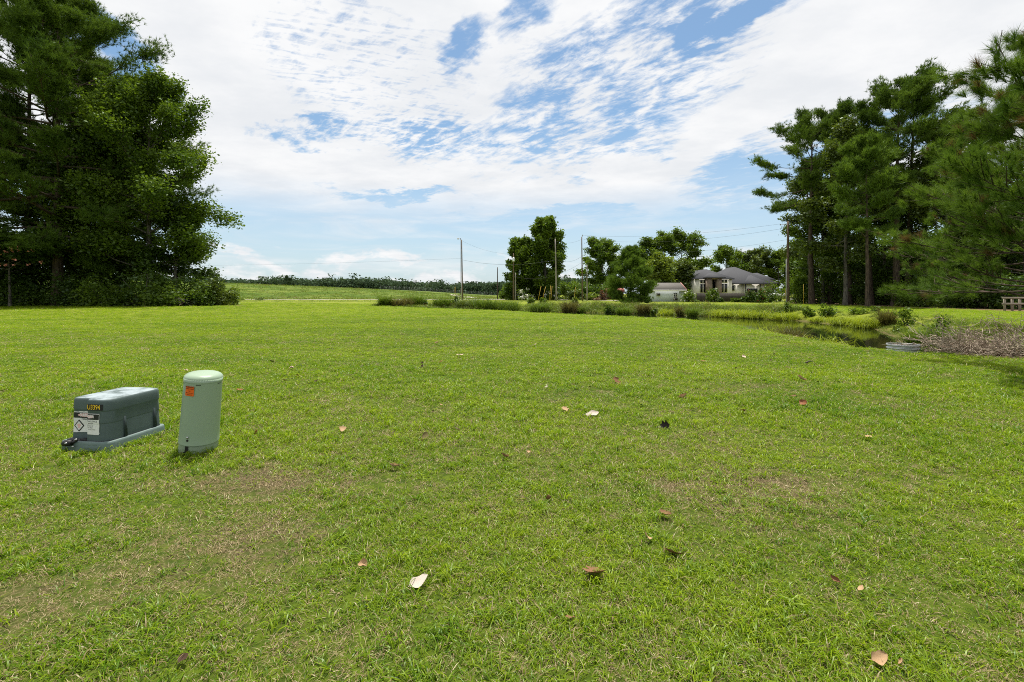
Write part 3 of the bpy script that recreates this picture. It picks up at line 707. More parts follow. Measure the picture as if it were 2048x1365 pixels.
# --- right grove
GR = "trees in the right grove"
for i, (px, Yb, py, prof, t0, nl, lean, rr, mat, per, lab) in enumerate([
    (1624, 60, 212, P_((0, 4.5), (.25, 8.2), (.6, 6.0), (1, 2.0)), 0.52, 26, (0, 0), .34, PINE, 15, "leftmost tall pine of the right grove, one long bough reaching out left over the pole"),
    (1662, 63, 205, P_((0, 4), (.3, 6.0), (.7, 5.0), (1, 2.0)), 0.48, 24, (.02, 0), .32, PINE, 15, "second tall pine from the left in the right grove"),
    (1742, 56, 186, P_((0, 4), (.3, 5.4), (.7, 4.4), (1, 1.8)), 0.42, 24, (-.03, 0), .32, PINE, 15, "tall pine with a dark trunk in the middle of the right grove"),
    (1790, 52, 165, P_((0, 4.5), (.3, 6.2), (.7, 5.0), (1, 1.8)), 0.42, 26, (.0, 0), .36, PINE, 15, "thick trunked pine right of the middle of the right grove"),
    (1815, 54, 140, P_((0, 5), (.3, 7.5), (.65, 7.4), (1, 2.2)), 0.46, 30, (.03, 0), .36, PINE, 15, "tallest wide crowned pine of the right grove, boughs spread like a fan"),
    (1735, 47, 250, P_((0, 2.6), (.3, 3.4), (.7, 2.8), (1, 1.0)), 0.40, 24, (0, 0), .18, PINEL, 14, "younger lighter green pine standing in front of the grove pines"),
    (1700, 60, 240, P_((0, 3.5), (.3, 4.5), (.7, 4.0), (1, 1.6)), 0.40, 20, (0, 0), .24, PINE, 15, "narrow pine between the light young pine and the left grove pines")]):
    tree("pine_tree", lab, "tree", gz(px, Yb), R(60 + i), Hof(py + 32, Yb), prof, t0, nl, pine_el, lambda u: 0.45, rr, 'pine', mat, BARK, GR, per=per + 2, size=0.42, sx=0.45, sz=0.17, lean=lean, sub=10)
for i, (px, Yb, py, rw, t0, m, lab) in enumerate([
    (1618, 66, 345, 4.4, .30, OLIVE, "olive leaved hardwood left of the leftmost grove pine"),
    (1690, 54, 268, 4.4, .22, OLIVE, "vine-clad olive hardwood among the grove pines"),
    (1645, 63, 400, 4.2, .10, OAK, "middle height hardwood behind the brown utility pole"),
    (1895, 50, 245, 4.6, .25, OLIVE, "olive hardwood between the grove pines and the close pines"),
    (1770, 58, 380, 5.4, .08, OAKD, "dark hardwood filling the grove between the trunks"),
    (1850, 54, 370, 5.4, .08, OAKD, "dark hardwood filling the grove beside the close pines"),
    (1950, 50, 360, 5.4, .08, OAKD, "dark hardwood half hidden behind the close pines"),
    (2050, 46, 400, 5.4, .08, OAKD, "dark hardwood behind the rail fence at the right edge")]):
    tree("broadleaf_tree", lab, "tree", gz(px, Yb), R(80 + i), Hof(py, Yb), oakprof(rw), t0, 28, oak_el, oak_bd, 0.22, 'leaf', m, BARKG, GR, per=58, size=0.30, sx=0.6, sz=0.42, sub=9)
for i, (px, Yb, py, wpx, m, lab) in enumerate([
    (1600, 66, 545, 60, OAK, "rounded green shrub behind the brown utility pole"),
    (1640, 64, 530, 60, OAK, "green shrub at the left foot of the right grove"),
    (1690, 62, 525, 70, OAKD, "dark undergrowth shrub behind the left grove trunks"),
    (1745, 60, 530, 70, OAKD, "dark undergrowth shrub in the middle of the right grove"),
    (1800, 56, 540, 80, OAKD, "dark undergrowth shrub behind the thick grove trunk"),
    (1825, 50, 545, 60, OAK, "arching green shrub right of the thick grove trunk"),
    (1880, 48, 535, 80, OAKD, "dark undergrowth shrub under the close pine bough"),
    (1925, 45, 560, 80, OAK, "low green shrub under the close pines"),
    (1985, 43, 545, 90, OAKD, "dark shrub left of the rail fence"),
    (2050, 41, 540, 90, OAKD, "dark shrub behind the rail fence")]):
    bush("shrub", lab, "shrub", gz(px, Yb), R(100 + i), wpx / F * Yb * 1.3, Hof(py, Yb), m, 3000, 0.25, GR, d=4.5, stems=9, shape=0.5)
for i, (px, Yb) in enumerate([(1710, 70), (1780, 66), (1850, 63), (1930, 60), (2010, 56), (1650, 76), (1745, 82), (1815, 78), (1890, 74), (1970, 70)]):
    bush("sapling", ["dark sapling far back behind the left grove trunks", "dark sapling far back in the middle of the grove", "dark sapling far back right of the thick trunk", "dark sapling far back under the close pine bough", "dark sapling far back left of the rail fence", "dark sapling behind the brown utility pole", "dark tall sapling deepest behind the light young grove pine", "dark tall sapling deepest behind the tallest grove pine", "dark tall sapling deepest behind the close pine bough", "dark tall sapling deepest behind the second close pine"][i], "tree", gz(px, Yb), R(120 + i), 11, 12, OAKD, 5000, 0.42, GR, stems=9, shape=0.3)

# --- close pines at the right frame edge: every needle tuft built
def close_pine(label, loc, seed, H, prof, t0, nl, per, nm, ln, wd, sx, rr, sub=9):
    r = R(seed); root = empty("pine_tree", loc); tag(root, label, "tree", "close pines at the right edge")
    w, sites = grow(r, H, prof, t0, nl, lambda u: -0.10 + 0.85 * u, lambda u: 0.5, rr, sub=sub, sublen=0.40)
    P, D, T = clump(r, sites, per, sx, sx * 0.7); T = np.where(r.random(len(T)) < 0.06, 2.3, T); g = Geo()
    needles(g, r, P, unit(D * 0.9 + [0, 0, 0.6] + r.normal(0, 0.25, P.shape)), nm, ln, wd, 0.50, T)
    link("trunk", w.mesh("trunk", True), BARK, root); link("crown", g.mesh("crown"), PINEL, root); return root
close_pine("nearest young pine at the right edge with long bright needle tufts", (10.3, 7.7, 0), 140, 6.8, P_((0, 3.6), (.2, 3.4), (.45, 2.5), (.7, 1.5), (1, .4)), 0.22, 60, 3.0, 95, 0.21, 0.0056, 0.10, 0.07, sub=15)
close_pine("second young pine just behind the nearest pine at the right edge", (21.2, 18.0, 0), 141, 9.8, P_((0, 5.2), (.25, 4.8), (.6, 3.0), (.85, 1.6), (1, .5)), 0.11, 64, 3.6, 60, 0.23, 0.011, 0.13, 0.10, sub=15)

# --- middle distance
GM = "trees beyond the pond"
tree("poplar_tree", "tall dark vine-clad tree by the white blossoms, taller of its two tops", "tree", gz(1090, 100), R(150), Hof(446, 100), P_((0, 3.6), (.3, 4.6), (.75, 3.8), (1, 1.4)), 0.04, 46, lambda u: 0.35 + 0.4 * u, lambda u: 0.2, 0.4, 'leaf', OAK, BARKG, GM, per=85, size=0.50, sx=0.62, sz=0.6, sub=8)
tree("broadleaf_tree", "shorter dark vine-clad tree joined to the left of the tallest far tree", "tree", gz(1044, 101), R(151), Hof(486, 101), P_((0, 2.6), (.4, 3.3), (.8, 2.8), (1, 1.2)), 0.04, 50, lambda u: 0.3 + 0.4 * u, lambda u: 0.1, 0.3, 'leaf', OAK, BARKG, GM, per=55, size=0.48, sx=0.55, sz=0.55, sub=8)
for i, (px, Yb, py, rw, t0, m, nl, per, lab) in enumerate([
    (1205, 130, 490, 6.5, .2, OAK, 34, 60, "round topped tree behind the two thin poles"),
    (1300, 132, 490, 6.5, .25, OAK, 26, 50, "loose crowned tree left of the largest tree behind the shed"),
    (1362, 134, 481, 8.8, .25, OAK, 34, 50, "largest open crowned tree behind the pale shed"),
    (1318, 98, 528, 4.2, .12, LIME, 30, 60, "bright yellow-green tree behind the left end of the shed"),
    (1362, 104, 532, 3.0, .15, OLIVE, 22, 50, "dull olive tree between the shed and the largest tree"),
    (1452, 142, 503, 5.8, .3, OAK, 22, 42, "sparse tree rising over the left end of the house roof"),
    (1512, 144, 512, 6.6, .2, OLIVE, 28, 50, "spreading yellowish tree behind the house roof ridge"),
    (1556, 140, 513, 5.0, .15, OAK, 26, 50, "tree behind the right end of the house roof"),
    (1600, 100, 490, 3.6, .1, OAK, 28, 55, "tree just behind the brown utility pole beside the house")]):
    tree("broadleaf_tree", lab, "tree", gz(px, Yb), R(160 + i), Hof(py, Yb), oakprof(rw), t0, nl, oak_el, oak_bd, 0.3, 'leaf', m, BARKG, GM, per=per, size=0.52, sx=0.75, sz=0.5, sub=8)
yp = tree("pine_tree", "young bushy pine standing on the far lawn in front of the shed", "tree", gz(1262, 58), R(180), Hof(497, 58), P_((0, 3.0), (.25, 3.3), (.6, 2.1), (.85, 1.0), (1, .3)), 0.03, 70, lambda u: -0.12 + 0.8 * u, lambda u: 0.35, 0.14, 'pine', PINEL, BARK, GM, per=13, size=0.34, sx=0.30, sz=0.22, sub=8)
for i, (px, Yb, py, wpx, m, lab) in enumerate([
    (1014, 112, 572, 30, OAK, "rounded shrub left of the vine-clad trees"),
    (1030, 100, 560, 46, OAKD, "dark shrub at the foot of the shorter vine-clad tree"),
    (1085, 101, 560, 60, OAKD, "dark shrub at the foot of the tallest far tree"),
    (1136, 106, 556, 40, OAK, "dome shaped shrub right of the dark utility pole"),
    (1160, 112, 556, 44, OAK, "shrub mass between the dark pole and the thin poles"),
    (1150, 98, 578, 34, OLIVE, "greyish low shrub by the single yellow guy guard"),
    (1192, 110, 562, 44, OAK, "shrub mass right of the thin grey pole"),
    (1222, 112, 558, 40, OAKD, "dark shrub behind the young bushy pine"),
    (1185, 98, 585, 30, LIME, "small pale shrub right of the thin grey pole base")]):
    bush("shrub", lab, "shrub", gz(px, Yb), R(190 + i), wpx / F * Yb * 1.15, Hof(py, Yb), m, 2000, 0.42, "shrubs behind the far lawn", d=4, stems=7, shape=0.6)
WHITE = plain("white_blossom", (0.80, 0.78, 0.70), 0.8, 0.1); RED = plain("red_blossom", (0.22, 0.045, 0.035), 0.8, 0.3); RUST = leafmat("rust_leaves", (0.06, 0.03, 0.012), (0.20, 0.075, 0.03))
GC = "crape myrtles beyond the pond"
bush("crape_myrtle", "large white blossomed crape myrtle between the grey-brown poles and yellow guards", "shrub", gz(1049, 96), R(210), 4.3, 2.7, OAK, 1500, 0.34, GC, (WHITE, 95, 0.22))
bush("crape_myrtle", "white blossomed crape myrtle behind the yellow guards by the dark pole", "shrub", gz(1104, 97), R(211), 3.6, 2.4, OAK, 1300, 0.34, GC, (WHITE, 55, 0.22))
bush("crape_myrtle", "white blossomed crape myrtle at the right corner of the shed", "shrub", gz(1378, 77), R(212), 2.5, 2.5, OAK, 1300, 0.25, GC, (WHITE, 42, 0.15))
bush("crape_myrtle", "tall crape myrtle with few white blossoms before the dark board fence", "shrub", gz(1425, 75), R(213), 2.6, 2.9, OAK, 1700, 0.24, GC, (WHITE, 22, 0.15))
bush("crape_myrtle", "red blossomed crape myrtle before the house garage", "shrub", gz(1512, 72), R(214), 3.2, 2.6, OAKD, 2000, 0.24, GC, (RED, 34, 0.15))
for i, (px, Yb, py, wpx, m, lab) in enumerate([
    (1438, 74, 594, 15, OAKD, "small clipped dark ball shrub before the board fence"),
    (1472, 74, 595, 20, OAK, "low rounded shrub before the right half of the board fence"),
    (1493, 73, 588, 22, OAKD, "small dark shrub left of the red crape myrtle"),
    (1534, 73, 576, 36, OAKD, "dark dense shrub right of the red crape myrtle"),
    (1545, 80, 556, 44, OAK, "tall green shrub hiding the right end of the house"),
    (1205, 95, 578, 14, RUST, "rust coloured shrub left of the young bushy pine"),
    (1392, 76, 600, 12, OAK, "tiny green shrub between the shed and the board fence")]):
    bush("shrub", lab, "shrub", gz(px, Yb), R(220 + i), wpx / F * Yb * 1.15, Hof(py, Yb), m, 1300, 0.24, "shrubs before the house", stems=6, shape=0.7)
# --- woods on the horizon: one mass
r = R(240); g = Geo(); Pw = []; Tw = []
n = 1300; Xw = r.uniform(-520, 90, n); Yw = r.uniform(395, 480, n) + np.where(Xw < -230, -40, 0)
for x, y in zip(Xw, Yw):
    hh = (11.8 + 2.2 * math.sin(x * .03) + r.normal(0, 1.3)) * (1.25 if x < -200 else 1.0) * (1.0 if r.random() > .05 else 1.3); w_ = r.uniform(3, 5.5)
    k = 130; q = r.normal(size=(k, 3)) * [w_ * .55, w_ * .5, hh * .19] + [x, y, hh * .66]; q[:, 2] = np.clip(q[:, 2], 0.6, hh); Pw.append(q); Tw.append(np.clip(r.random(k) * .5 + r.random() * .5, 0, 1))
    q = r.normal(size=(22, 3)) * [w_ * .5, 2, 1.5] + [x, y - 5, hh * .2]; q[:, 2] = np.abs(q[:, 2]); Pw.append(q); Tw.append(r.random(22) * .6)
leaves(g, r, np.concatenate(Pw), 1.9, 0.6, 0.7, np.concatenate(Tw))
tag(link("far_woods", g.mesh("far_woods"), DIST), "long dark band of woods along the horizon behind the levee", "woods", kind="stuff")
for i, (px, Yb, py, lab) in enumerate([(575, 330, 555, "lone pine standing up above the levee crest"), (1255, 0, 0, "")][:1]):
    tree("pine_tree", lab, "tree", gz(px, Yb), R(250), Hof(py, Yb) - hgt(X_at(px, Yb), Yb), P_((0, 2.6), (.5, 3.4), (1, 1.6)), 0.55, 12, pine_el, pine_bd, 0.25, 'pine', DIST, BARK, None, per=8, size=1.1, sx=0.6, sz=0.3, sub=4)

# ------------------------------------------------------------------ utility boxes on the lawn
def fin(m, col, rough, spec=0.4): return finish(m, principled(col, rough, spec))
BOXM = newmat("weathered_green_plastic"); q = objco()
sx_, sy_, sz_ = sep(q)
streak = noise(xyz(sx_ * 9, sy_ * 9, sz_ * 1.2), 3.0, 5, 0.7); grain = noise(q, 160, 3, 0.6); blot = noise(q, 9, 5, 0.65)
bc = mixc(mth('ADD', streak * 0.5, blot * 0.5), (0.028, 0.048, 0.047), (0.085, 0.122, 0.120)); bc = mixc(grain * 0.35, bc, (0.19, 0.24, 0.24))
nn_ = S.tree.nodes.new('ShaderNodeNewGeometry'); gx_, gy_, gzn = sep(S(nn_.outputs['Normal']))
bc = mixc(sstep(gzn, 0.5, 0.95) * sstep(blot, 0.30, 0.60) * 0.75, bc, (0.36, 0.42, 0.45))     # chalky sun-bleached lid
finish(BOXM, principled(bc, 0.62, 0.35, bump=grain, bstr=0.12, bdist=0.002))
SKIRT = newmat("pale_green_plastic"); q = objco(); finish(SKIRT, principled(mixc(noise(q, 12, 5, .65), (0.095, 0.140, 0.130), (0.175, 0.235, 0.220)), 0.6, 0.35, bump=noise(q, 120, 3), bstr=0.1, bdist=.002))
BLACK = plain("black_rubber", (0.012, 0.012, 0.013), 0.55, 0.3); STEEL = plain("zinc_steel", (0.45, 0.45, 0.44), 0.35, 0.2, metal=0.9)
LABW = newmat("faded_label"); q = objco(); finish(LABW, principled(mixc(noise(q, 30, 5, .7), (0.62, 0.62, 0.60), (0.80, 0.80, 0.78)), 0.5, 0.3))
INK = plain("black_ink", (0.012, 0.012, 0.013), 0.5, 0.2); PINKI = newmat("faded_red_ink"); q = objco(); finish(PINKI, principled(mixc(noise(q, 60, 5, .7), (0.62, 0.30, 0.30), (0.78, 0.62, 0.60)), 0.5))
YEL = plain("yellow_ink", (0.80, 0.52, 0.02), 0.5, 0.1); WINK = plain("white_ink", (0.78, 0.76, 0.75), 0.5, 0.1); ORNG = plain("orange_label", (0.72, 0.12, 0.006), 0.5, 0.1)
def textmesh(body, size, align='CENTER', bold=0.0):
    c = bpy.data.curves.new("lettering", 'FONT'); c.body = body; c.size = size; c.align_x = align; c.align_y = 'CENTER'; c.offset = bold; c.resolution_u = 3
    o = bpy.data.objects.new("lettering", c); COL.objects.link(o)
    dg = bpy.context.evaluated_depsgraph_get(); me = bpy.data.meshes.new_from_object(o.evaluated_get(dg)); bpy.data.objects.remove(o); bpy.data.curves.remove(c)
    v = np.zeros(len(me.vertices) * 3, np.float32); me.vertices.foreach_get('co', v); return me, v.reshape(-1, 3)
def decal(name, mat, parent, me_or_shape, fn):
    """flat outline in label coordinates laid onto a surface by fn(u, v) -> xyz"""
    if isinstance(me_or_shape, tuple): me, v = me_or_shape
    else:
        v = np.array([(a, b, 0) for a, b in me_or_shape], np.float32); bm = bmesh.new(); bm.faces.new([bm.verts.new(p_) for p_ in v]); bmesh.ops.triangulate(bm, faces=bm.faces[:])
        me = bpy.data.meshes.new(name); bm.to_mesh(me); bm.free(); v = np.zeros(len(me.vertices) * 3, np.float32); me.vertices.foreach_get('co', v); v = v.reshape(-1, 3)
    me.name = name; w = np.array([fn(a, b) for a, b, _ in v], np.float32); me.vertices.foreach_set('co', w.ravel()); me.materials.clear(); me.materials.append(mat); me.update()
    o = link(name, me, mat, parent); return o
def rrect(w, d, r, k=6, cx=0, cy=0):
    pts = []
    for (sx1, sy1, a0) in ((1, -1, -90), (1, 1, 0), (-1, 1, 90), (-1, -1, 180)):
        for i in range(k + 1):
            a = math.radians(a0 + 90 * i / k); pts.append((cx + sx1 * (w / 2 - r) + r * math.cos(a), cy + sy1 * (d / 2 - r) + r * math.sin(a)))
    return pts
RIBM = plain('shaded_green_rib', (0.022, 0.036, 0.036), 0.6)  # shade on the ribs put into a darker green than the lid
BW, BD = 0.43, 0.545
STEPX, STEPD = -0.005, 0.045
def box_outline(grow_=0.0, step=True):
    w, d, r = BW / 2 + grow_, BD + grow_ * 2, 0.085
    p_ = []
    y0 = -grow_
    for i in range(7):                                              # right front corner, wide radius
        a = math.radians(-90 + 90 * i / 6); p_.append((w - r + r * math.cos(a), y0 + r + r * math.sin(a)))
    for i in range(6): a = math.radians(90 * i / 5); p_.append((w - .05 + .05 * math.cos(a), y0 + d - .05 + .05 * math.sin(a)))
    for i in range(6): a = math.radians(90 + 90 * i / 5); p_.append((-w + .05 + .05 * math.cos(a), y0 + d - .05 + .05 * math.sin(a)))
    yl = y0 + (STEPD if step else 0)
    for i in range(6): a = math.radians(180 + 90 * i / 5); p_.append((-w + .04 + .04 * math.cos(a), yl + .04 + .04 * math.sin(a)))
    if step:
        p_ += [(STEPX - 0.012, yl), (STEPX - 0.004, yl - 0.006), (STEPX, yl - 0.02), (STEPX + 0.003, y0 + 0.012), (STEPX + 0.012, y0 + 0.002)]
    else: p_ += [(STEPX - 0.012, yl), (STEPX - .004, yl), (STEPX, yl), (STEPX + .003, yl), (STEPX + .012, yl)]
    return p_
def ring(o, z, sc=1.0, cy0=BD / 2):
    return [(x * sc, cy0 + (y - cy0) * (1 - (1 - sc) * BW / BD), z) for x, y in o]
bx_root = empty("electrical_box", (-3.785, 4.045, hgt(-3.785, 4.3) - 0.01), math.radians(-7))
tag(bx_root, "low weathered dark green utility box with torn white warning sign, left of the green cylinder", "utility box")
m = MB(); ob = box_outline(0.038, False); m.loft([ring(ob, -0.06), ring(ob, 0.0, 0.995), ring(ob, 0.082, 0.955), ring(ob, 0.098, 0.945), ring(ob, 0.101, 0.93)])
m.build("base_skirt", SKIRT, bx_root, True)
m = MB(); o_ = box_outline(0.0)
lv_ = [(0.103, 1.0), (0.108, 1.005), (0.14, .999), (0.255, .975), (0.258, .985), (0.266, .988), (0.362, .972), (0.366, .985), (0.374, .989), (0.43, .980), (0.452, .970), (0.464, .950), (0.470, .915), (0.471, .80)]
m.loft([ring(o_, z, s_) for z, s_ in lv_]); lid = m.build("lid", BOXM, bx_root, True)
lid.modifiers.new("edges", 'EDGE_SPLIT').split_angle = math.radians(38)
m = MB(); m.loft([ring(box_outline(0.004, False), 0.099), ring(box_outline(0.004, False), 0.105)]); m.build("seam_shade", BLACK, bx_root)  # black strip added as the shade line under the lid overhang
for yy in (0.16, 0.46):
    m = MB(); xr = BW / 2
    m.add([(xr - .012, yy - .013, .106), (xr + .016, yy - .013, .106), (xr + .016, yy + .013, .106), (xr - .012, yy + .013, .106), (xr - .025, yy - .010, .30), (xr - .001, yy - .010, .29), (xr - .001, yy + .010, .29), (xr - .025, yy + .010, .30)],
          [(3, 2, 1, 0), (4, 5, 6, 7), (0, 1, 5, 4), (1, 2, 6, 5), (2, 3, 7, 6), (3, 0, 4, 7)]); m.build("rib", RIBM, bx_root)
m = MB(); m.tube([(-0.165, -0.045, 0.090), (-0.095, -0.048, 0.096)], [.027, .025], 12); m.tube([(-0.10, -.045, .09), (-.06, -.030, .115)], [.012, .012], 8)
lk = m.build("lock", BLACK, bx_root)
m = MB(); m.box((-0.06, -0.002, 0.104), (0.0, 0.04, 0.116)); m.build("latch", BLACK, bx_root)
for c_ in ((-0.115, -.073, .100), (-0.055, -.040, .125), (-0.075, -.048, .065)): m = MB(); m.lathe([(0.0, -.008), (.010, -.005), (.010, .005), (0.0, .008)], 10, c_); m.build("bolt", STEEL, lk)
# sign: spans the step; front surface position follows the lid outline
def taper(z): return np.interp(z, [a for a, _ in lv_], [b for _, b in lv_])
def facey(x, z):
    s_ = taper(z); x0 = x / s_; y = STEPD if x0 < STEPX - 0.012 else (0.0 if x0 > STEPX + 0.01 else np.interp(x0, [STEPX - .012, STEPX + .01], [STEPD, 0]))
    w, r_ = BW / 2, 0.085
    if x0 > w - r_: y = r_ - math.sqrt(max(0, r_ * r_ - (min(x0, w - .002) - w + r_) ** 2))
    if x0 < -w + .04: y = STEPD + .04 - math.sqrt(max(0, .04 ** 2 - (x0 + w - .04) ** 2))
    return BD / 2 + (y - BD / 2) * (1 - (1 - s_) * BW / BD)
def onbox(off, du=0.0, dv=0.0):
    return lambda u, v: (u + du, facey(u + du, v + dv) - off, v + dv)
def jag(pts, n=8): return pts
sgL = [(-.185, .160), (-.02, .168), (-.018, .20), (-.024, .23), (-.017, .25), (-.017, .348), (-.06, .353), (-.075, .349), (-.12, .351), (-.135, .346), (-.18, .348), (-.187, .343)]
sgR = [(.012, .178), (.014, .162), (.075, .160), (.10, .158), (.128, .160), (.134, .172), (.122, .190), (.130, .188), (.130, .345), (.012, .345), (.012, .31), (.018, .30), (.012, .262), (.017, .24), (.012, .215)]
sign = None
for part, pts_ in ((0, sgL), (1, sgR)):
    # subdivide outline on x so it can hug the rounded corner
    fine_ = []
    for i in range(len(pts_)):
        a, b = np.array(pts_[i]), np.array(pts_[(i + 1) % len(pts_)]); k_ = max(1, int(np.linalg.norm(b - a) / 0.012))
        fine_ += [tuple(a + (b - a) * j / k_) for j in range(k_)]
    o2 = decal("warning_sign", LABW, bx_root, fine_, onbox(0.003)); o2["label"] = ("left" if part == 0 else "right") + " half of the torn white warning sign"
    x0, x1 = (-.183, -.020) if part == 0 else (.014, .126)
    hd = [(x0 + (x1 - x0) * i / 12, .292) for i in range(13)] + [(x1 + (x0 - x1) * i / 12, .340) for i in range(13)]
    decal("sign_header", INK, o2, hd, onbox(0.0042))
    cxo, rxo, ryo = -.030, .108, .0165
    el_ = [(cxo + rxo * math.cos(a), .318 + ryo * math.sin(a)) for a in np.linspace(0, 6.283, 72, endpoint=False)]
    el_ = [(min(max(a, x0 + .004), x1 - .004), b) for a, b in el_ if (a < -.019 if part == 0 else a > .0135)]
    decal("sign_oval", PINKI, o2, el_, onbox(0.0052))
    if part == 0:
        tm = textmesh("DAN", 0.040, bold=0.0003); decal("lettering", WINK, o2, tm, onbox(0.0062, -.075, .318))
        tm = textmesh("HAZAR", 0.024, bold=0.0002); decal("lettering", INK, o2, tm, onbox(0.0042, -.060, .283))
        for R_, mm, of in ((.052, INK, .0042), (.040, LABW, .0052)): decal("hazard_diamond", mm, o2, [(-.125 + R_, .222), (-.125, .222 + R_ * 1.05), (-.125 - R_, .222), (-.125, .222 - R_ * 1.05)], onbox(of))
        decal("hazard_mark", PINKI, o2, [(-.125 + .016 * math.cos(a) * (1 + .4 * math.sin(5 * a)), .222 + .024 * math.sin(a)) for a in np.linspace(0, 6.283, 24, endpoint=False)], onbox(.0062))
    else:
        tm = textmesh("GER", 0.036, bold=0.0003); decal("lettering", WINK, o2, tm, onbox(0.0062, .047, .318))
        for t_, s_, zz in (("VOLTAGE", .020, .276), ("INSIDE", .017, .255), ("CALL US", .012, .236), ("IF OPEN", .012, .219), ("OR UNLOCKED", .010, .203)):
            tm = textmesh(t_, s_, 'LEFT', .0001); decal("lettering", INK, o2, tm, onbox(0.0042, .020, zz))
un = decal("number_plate", INK, bx_root, [(.004 + .155 * i / 10, .374) for i in range(11)] + [(.159 - .155 * i / 10, .428) for i in range(11)], onbox(0.003))
decal("lettering", YEL, un, textmesh("U3394", 0.060, 'LEFT', .0006), lambda u, v: onbox(0.0045)(.010 + u * .80, .401 + v))

pd_root = empty("utility_pedestal", (PEDC[0], PEDC[1], hgt(*PEDC) - 0.01)); pd_root.rotation_euler = (math.radians(2.0), math.radians(5.6), math.radians(0))
tag(pd_root, "leaning pale green cylindrical utility pedestal with an orange sticker", "pedestal")
PEDM = newmat("pale_green_paint"); q = objco(); finish(PEDM, principled(mixc(noise(q, 5, 5, .6), (0.250, 0.335, 0.235), (0.285, 0.370, 0.268)), 0.34, 0.45, bump=noise(q, 200, 2), bstr=0.04, bdist=.001))
PEDB = newmat("pale_green_foot"); q = objco(); finish(PEDB, principled(mixc(noise(q, 14, 5, .7), (0.17, 0.23, 0.15), (0.29, 0.36, 0.26)), 0.55))
pr = 0.148
m = MB(); m.lathe([(pr + .004, .105), (pr + .006, .108), (pr + .005, .112), (pr + .002, .20), (pr - .004, .62), (pr - .004, .645)], 48); m.build("shell", PEDM, pd_root, True)
m = MB(); m.lathe([(pr - .0035, .6455), (pr - .0025, .650), (pr - .001, .672)] + [(pr - .001 - .055 + .055 * math.cos(a), .672 + .043 * math.sin(a)) for a in np.linspace(0, math.pi / 2, 9)] + [(.05, .7175), (0.0, .718)], 48)
dm = m.build("dome_cap", PEDM, pd_root, True)
m = MB(); m.lathe([(pr + .002, -.08), (pr + .002, .02), (pr - .002, .106)], 40); m.build("base_collar", PEDB, pd_root, True)
def oncyl(r_, z0, a0): return lambda u, v: (r_ * math.sin(a0 + u / r_), -r_ * math.cos(a0 + u / r_), z0 + v)
ang0 = math.atan2(-PEDC[0], PEDC[1]) * 1.0     # toward the camera
for a_ in (-1.35, -.25, .9):
    decal("slot", INK, pd_root, [(-.018, -.0022), (-.009, -.0022), (0, -.0022), (.009, -.0022), (.018, -.0022), (.018, .0022), (.009, .0022), (0, .0022), (-.009, .0022), (-.018, .0022)], oncyl(pr + .0005, .637, ang0 + a_))
a_ = ang0 - 0.72; N9 = np.linspace(-.040, .040, 9)
st = decal("warning_sticker", ORNG, pd_root, [(u, -.042) for u in N9] + [(u, .042) for u in N9[::-1]], oncyl(pr + .0012, .582, a_))
for t_, s_, zz in (("WARNING", .018, .034), ("BURIED CABLE", .0115, .019), ("CALL", .010, .002), ("BEFORE YOU DIG", .008, -.016), ("TELEPHONE", .009, -.031)):
    decal("lettering", INK, st, textmesh(t_, s_, bold=.0001), oncyl(pr + .0022, .582 + zz, a_))
a_ = ang0 - 0.60
decal("vent_hole", INK, pd_root, [(.0095 * math.cos(t), .0105 * math.sin(t)) for t in np.linspace(0, 6.283, 18, endpoint=False)], oncyl(pr + .006, .155, a_))
m = MB(); c_ = oncyl(pr + .006, .182, a_)(0, 0); m.lathe([(0, -.010), (.007, -.007), (.010, 0), (.007, .007), (0, .010)], 12, c_); m.build("bolt", STEEL, pd_root, True)
a_ = ang0 - 0.62; pts_ = [(-.014, .062), (.012, .066), (.016, .02), (.028, .012), (.034, -.012), (.015, -.028), (-.004, -.020), (-.022, -.028), (-.038, -.012), (-.030, .006), (-.016, .012)]
decal("keyhole", INK, pd_root, pts_, oncyl(pr + .003, .042, a_))

# ------------------------------------------------------------------ pond edge: drain pipe, brush pile
GALV = newmat("galvanised_steel"); q = objco(); finish(GALV, principled(mixc(noise(q, 9, 5, .7), (0.40, 0.41, 0.41), (0.62, 0.63, 0.63)), 0.42, 0.5, 0.75))
dp = empty("drain_pipe", (X_at(1806, 11.6), 11.6, 0.0)); tag(dp, "grey corrugated metal drain pipe standing in the near pond bank", "pipe")
zt = Z_at(689, 11.6); prf = []
for i in range(97):
    z_ = -0.8 + (zt + .8) * i / 96.0; prf.append((0.325 + 0.018 * math.sin((zt - z_) / 0.075 * 6.283), z_))
m = MB(); m.lathe(prf, 40); m.build("pipe_wall", GALV, dp, True)
m = MB(); m.lathe([(r_ - .006, z_) for r_, z_ in prf][::-1], 40); m.build("pipe_lining", GALV, dp, True)
m = MB(); m.lathe([(.318, zt - .004), (.336, zt - .004), (.338, zt + .006), (.316, zt + .006), (.318, zt - .004)], 40); m.build("rim", GALV, dp, True)
TWIG = barkmat("dead_twig", (0.19, 0.145, 0.105), (0.52, 0.43, 0.34)); CHIP = newmat("leaf_litter"); oi = attr('tint')
finish(CHIP, principled(ramp(oi, [(0.1, (0.06, 0.035, 0.022)), (0.45, (0.20, 0.125, 0.075)), (0.75, (0.36, 0.25, 0.17)), (0.95, (0.55, 0.46, 0.38))]), 0.8, 0.25))
br = empty("brush_pile", (11.25, 10.8, hgt(11.25, 10.8))); tag(br, "tangled pile of bare dead branches and leaf litter by the drain pipe", "brush pile")
r = R(300); g = Geo()
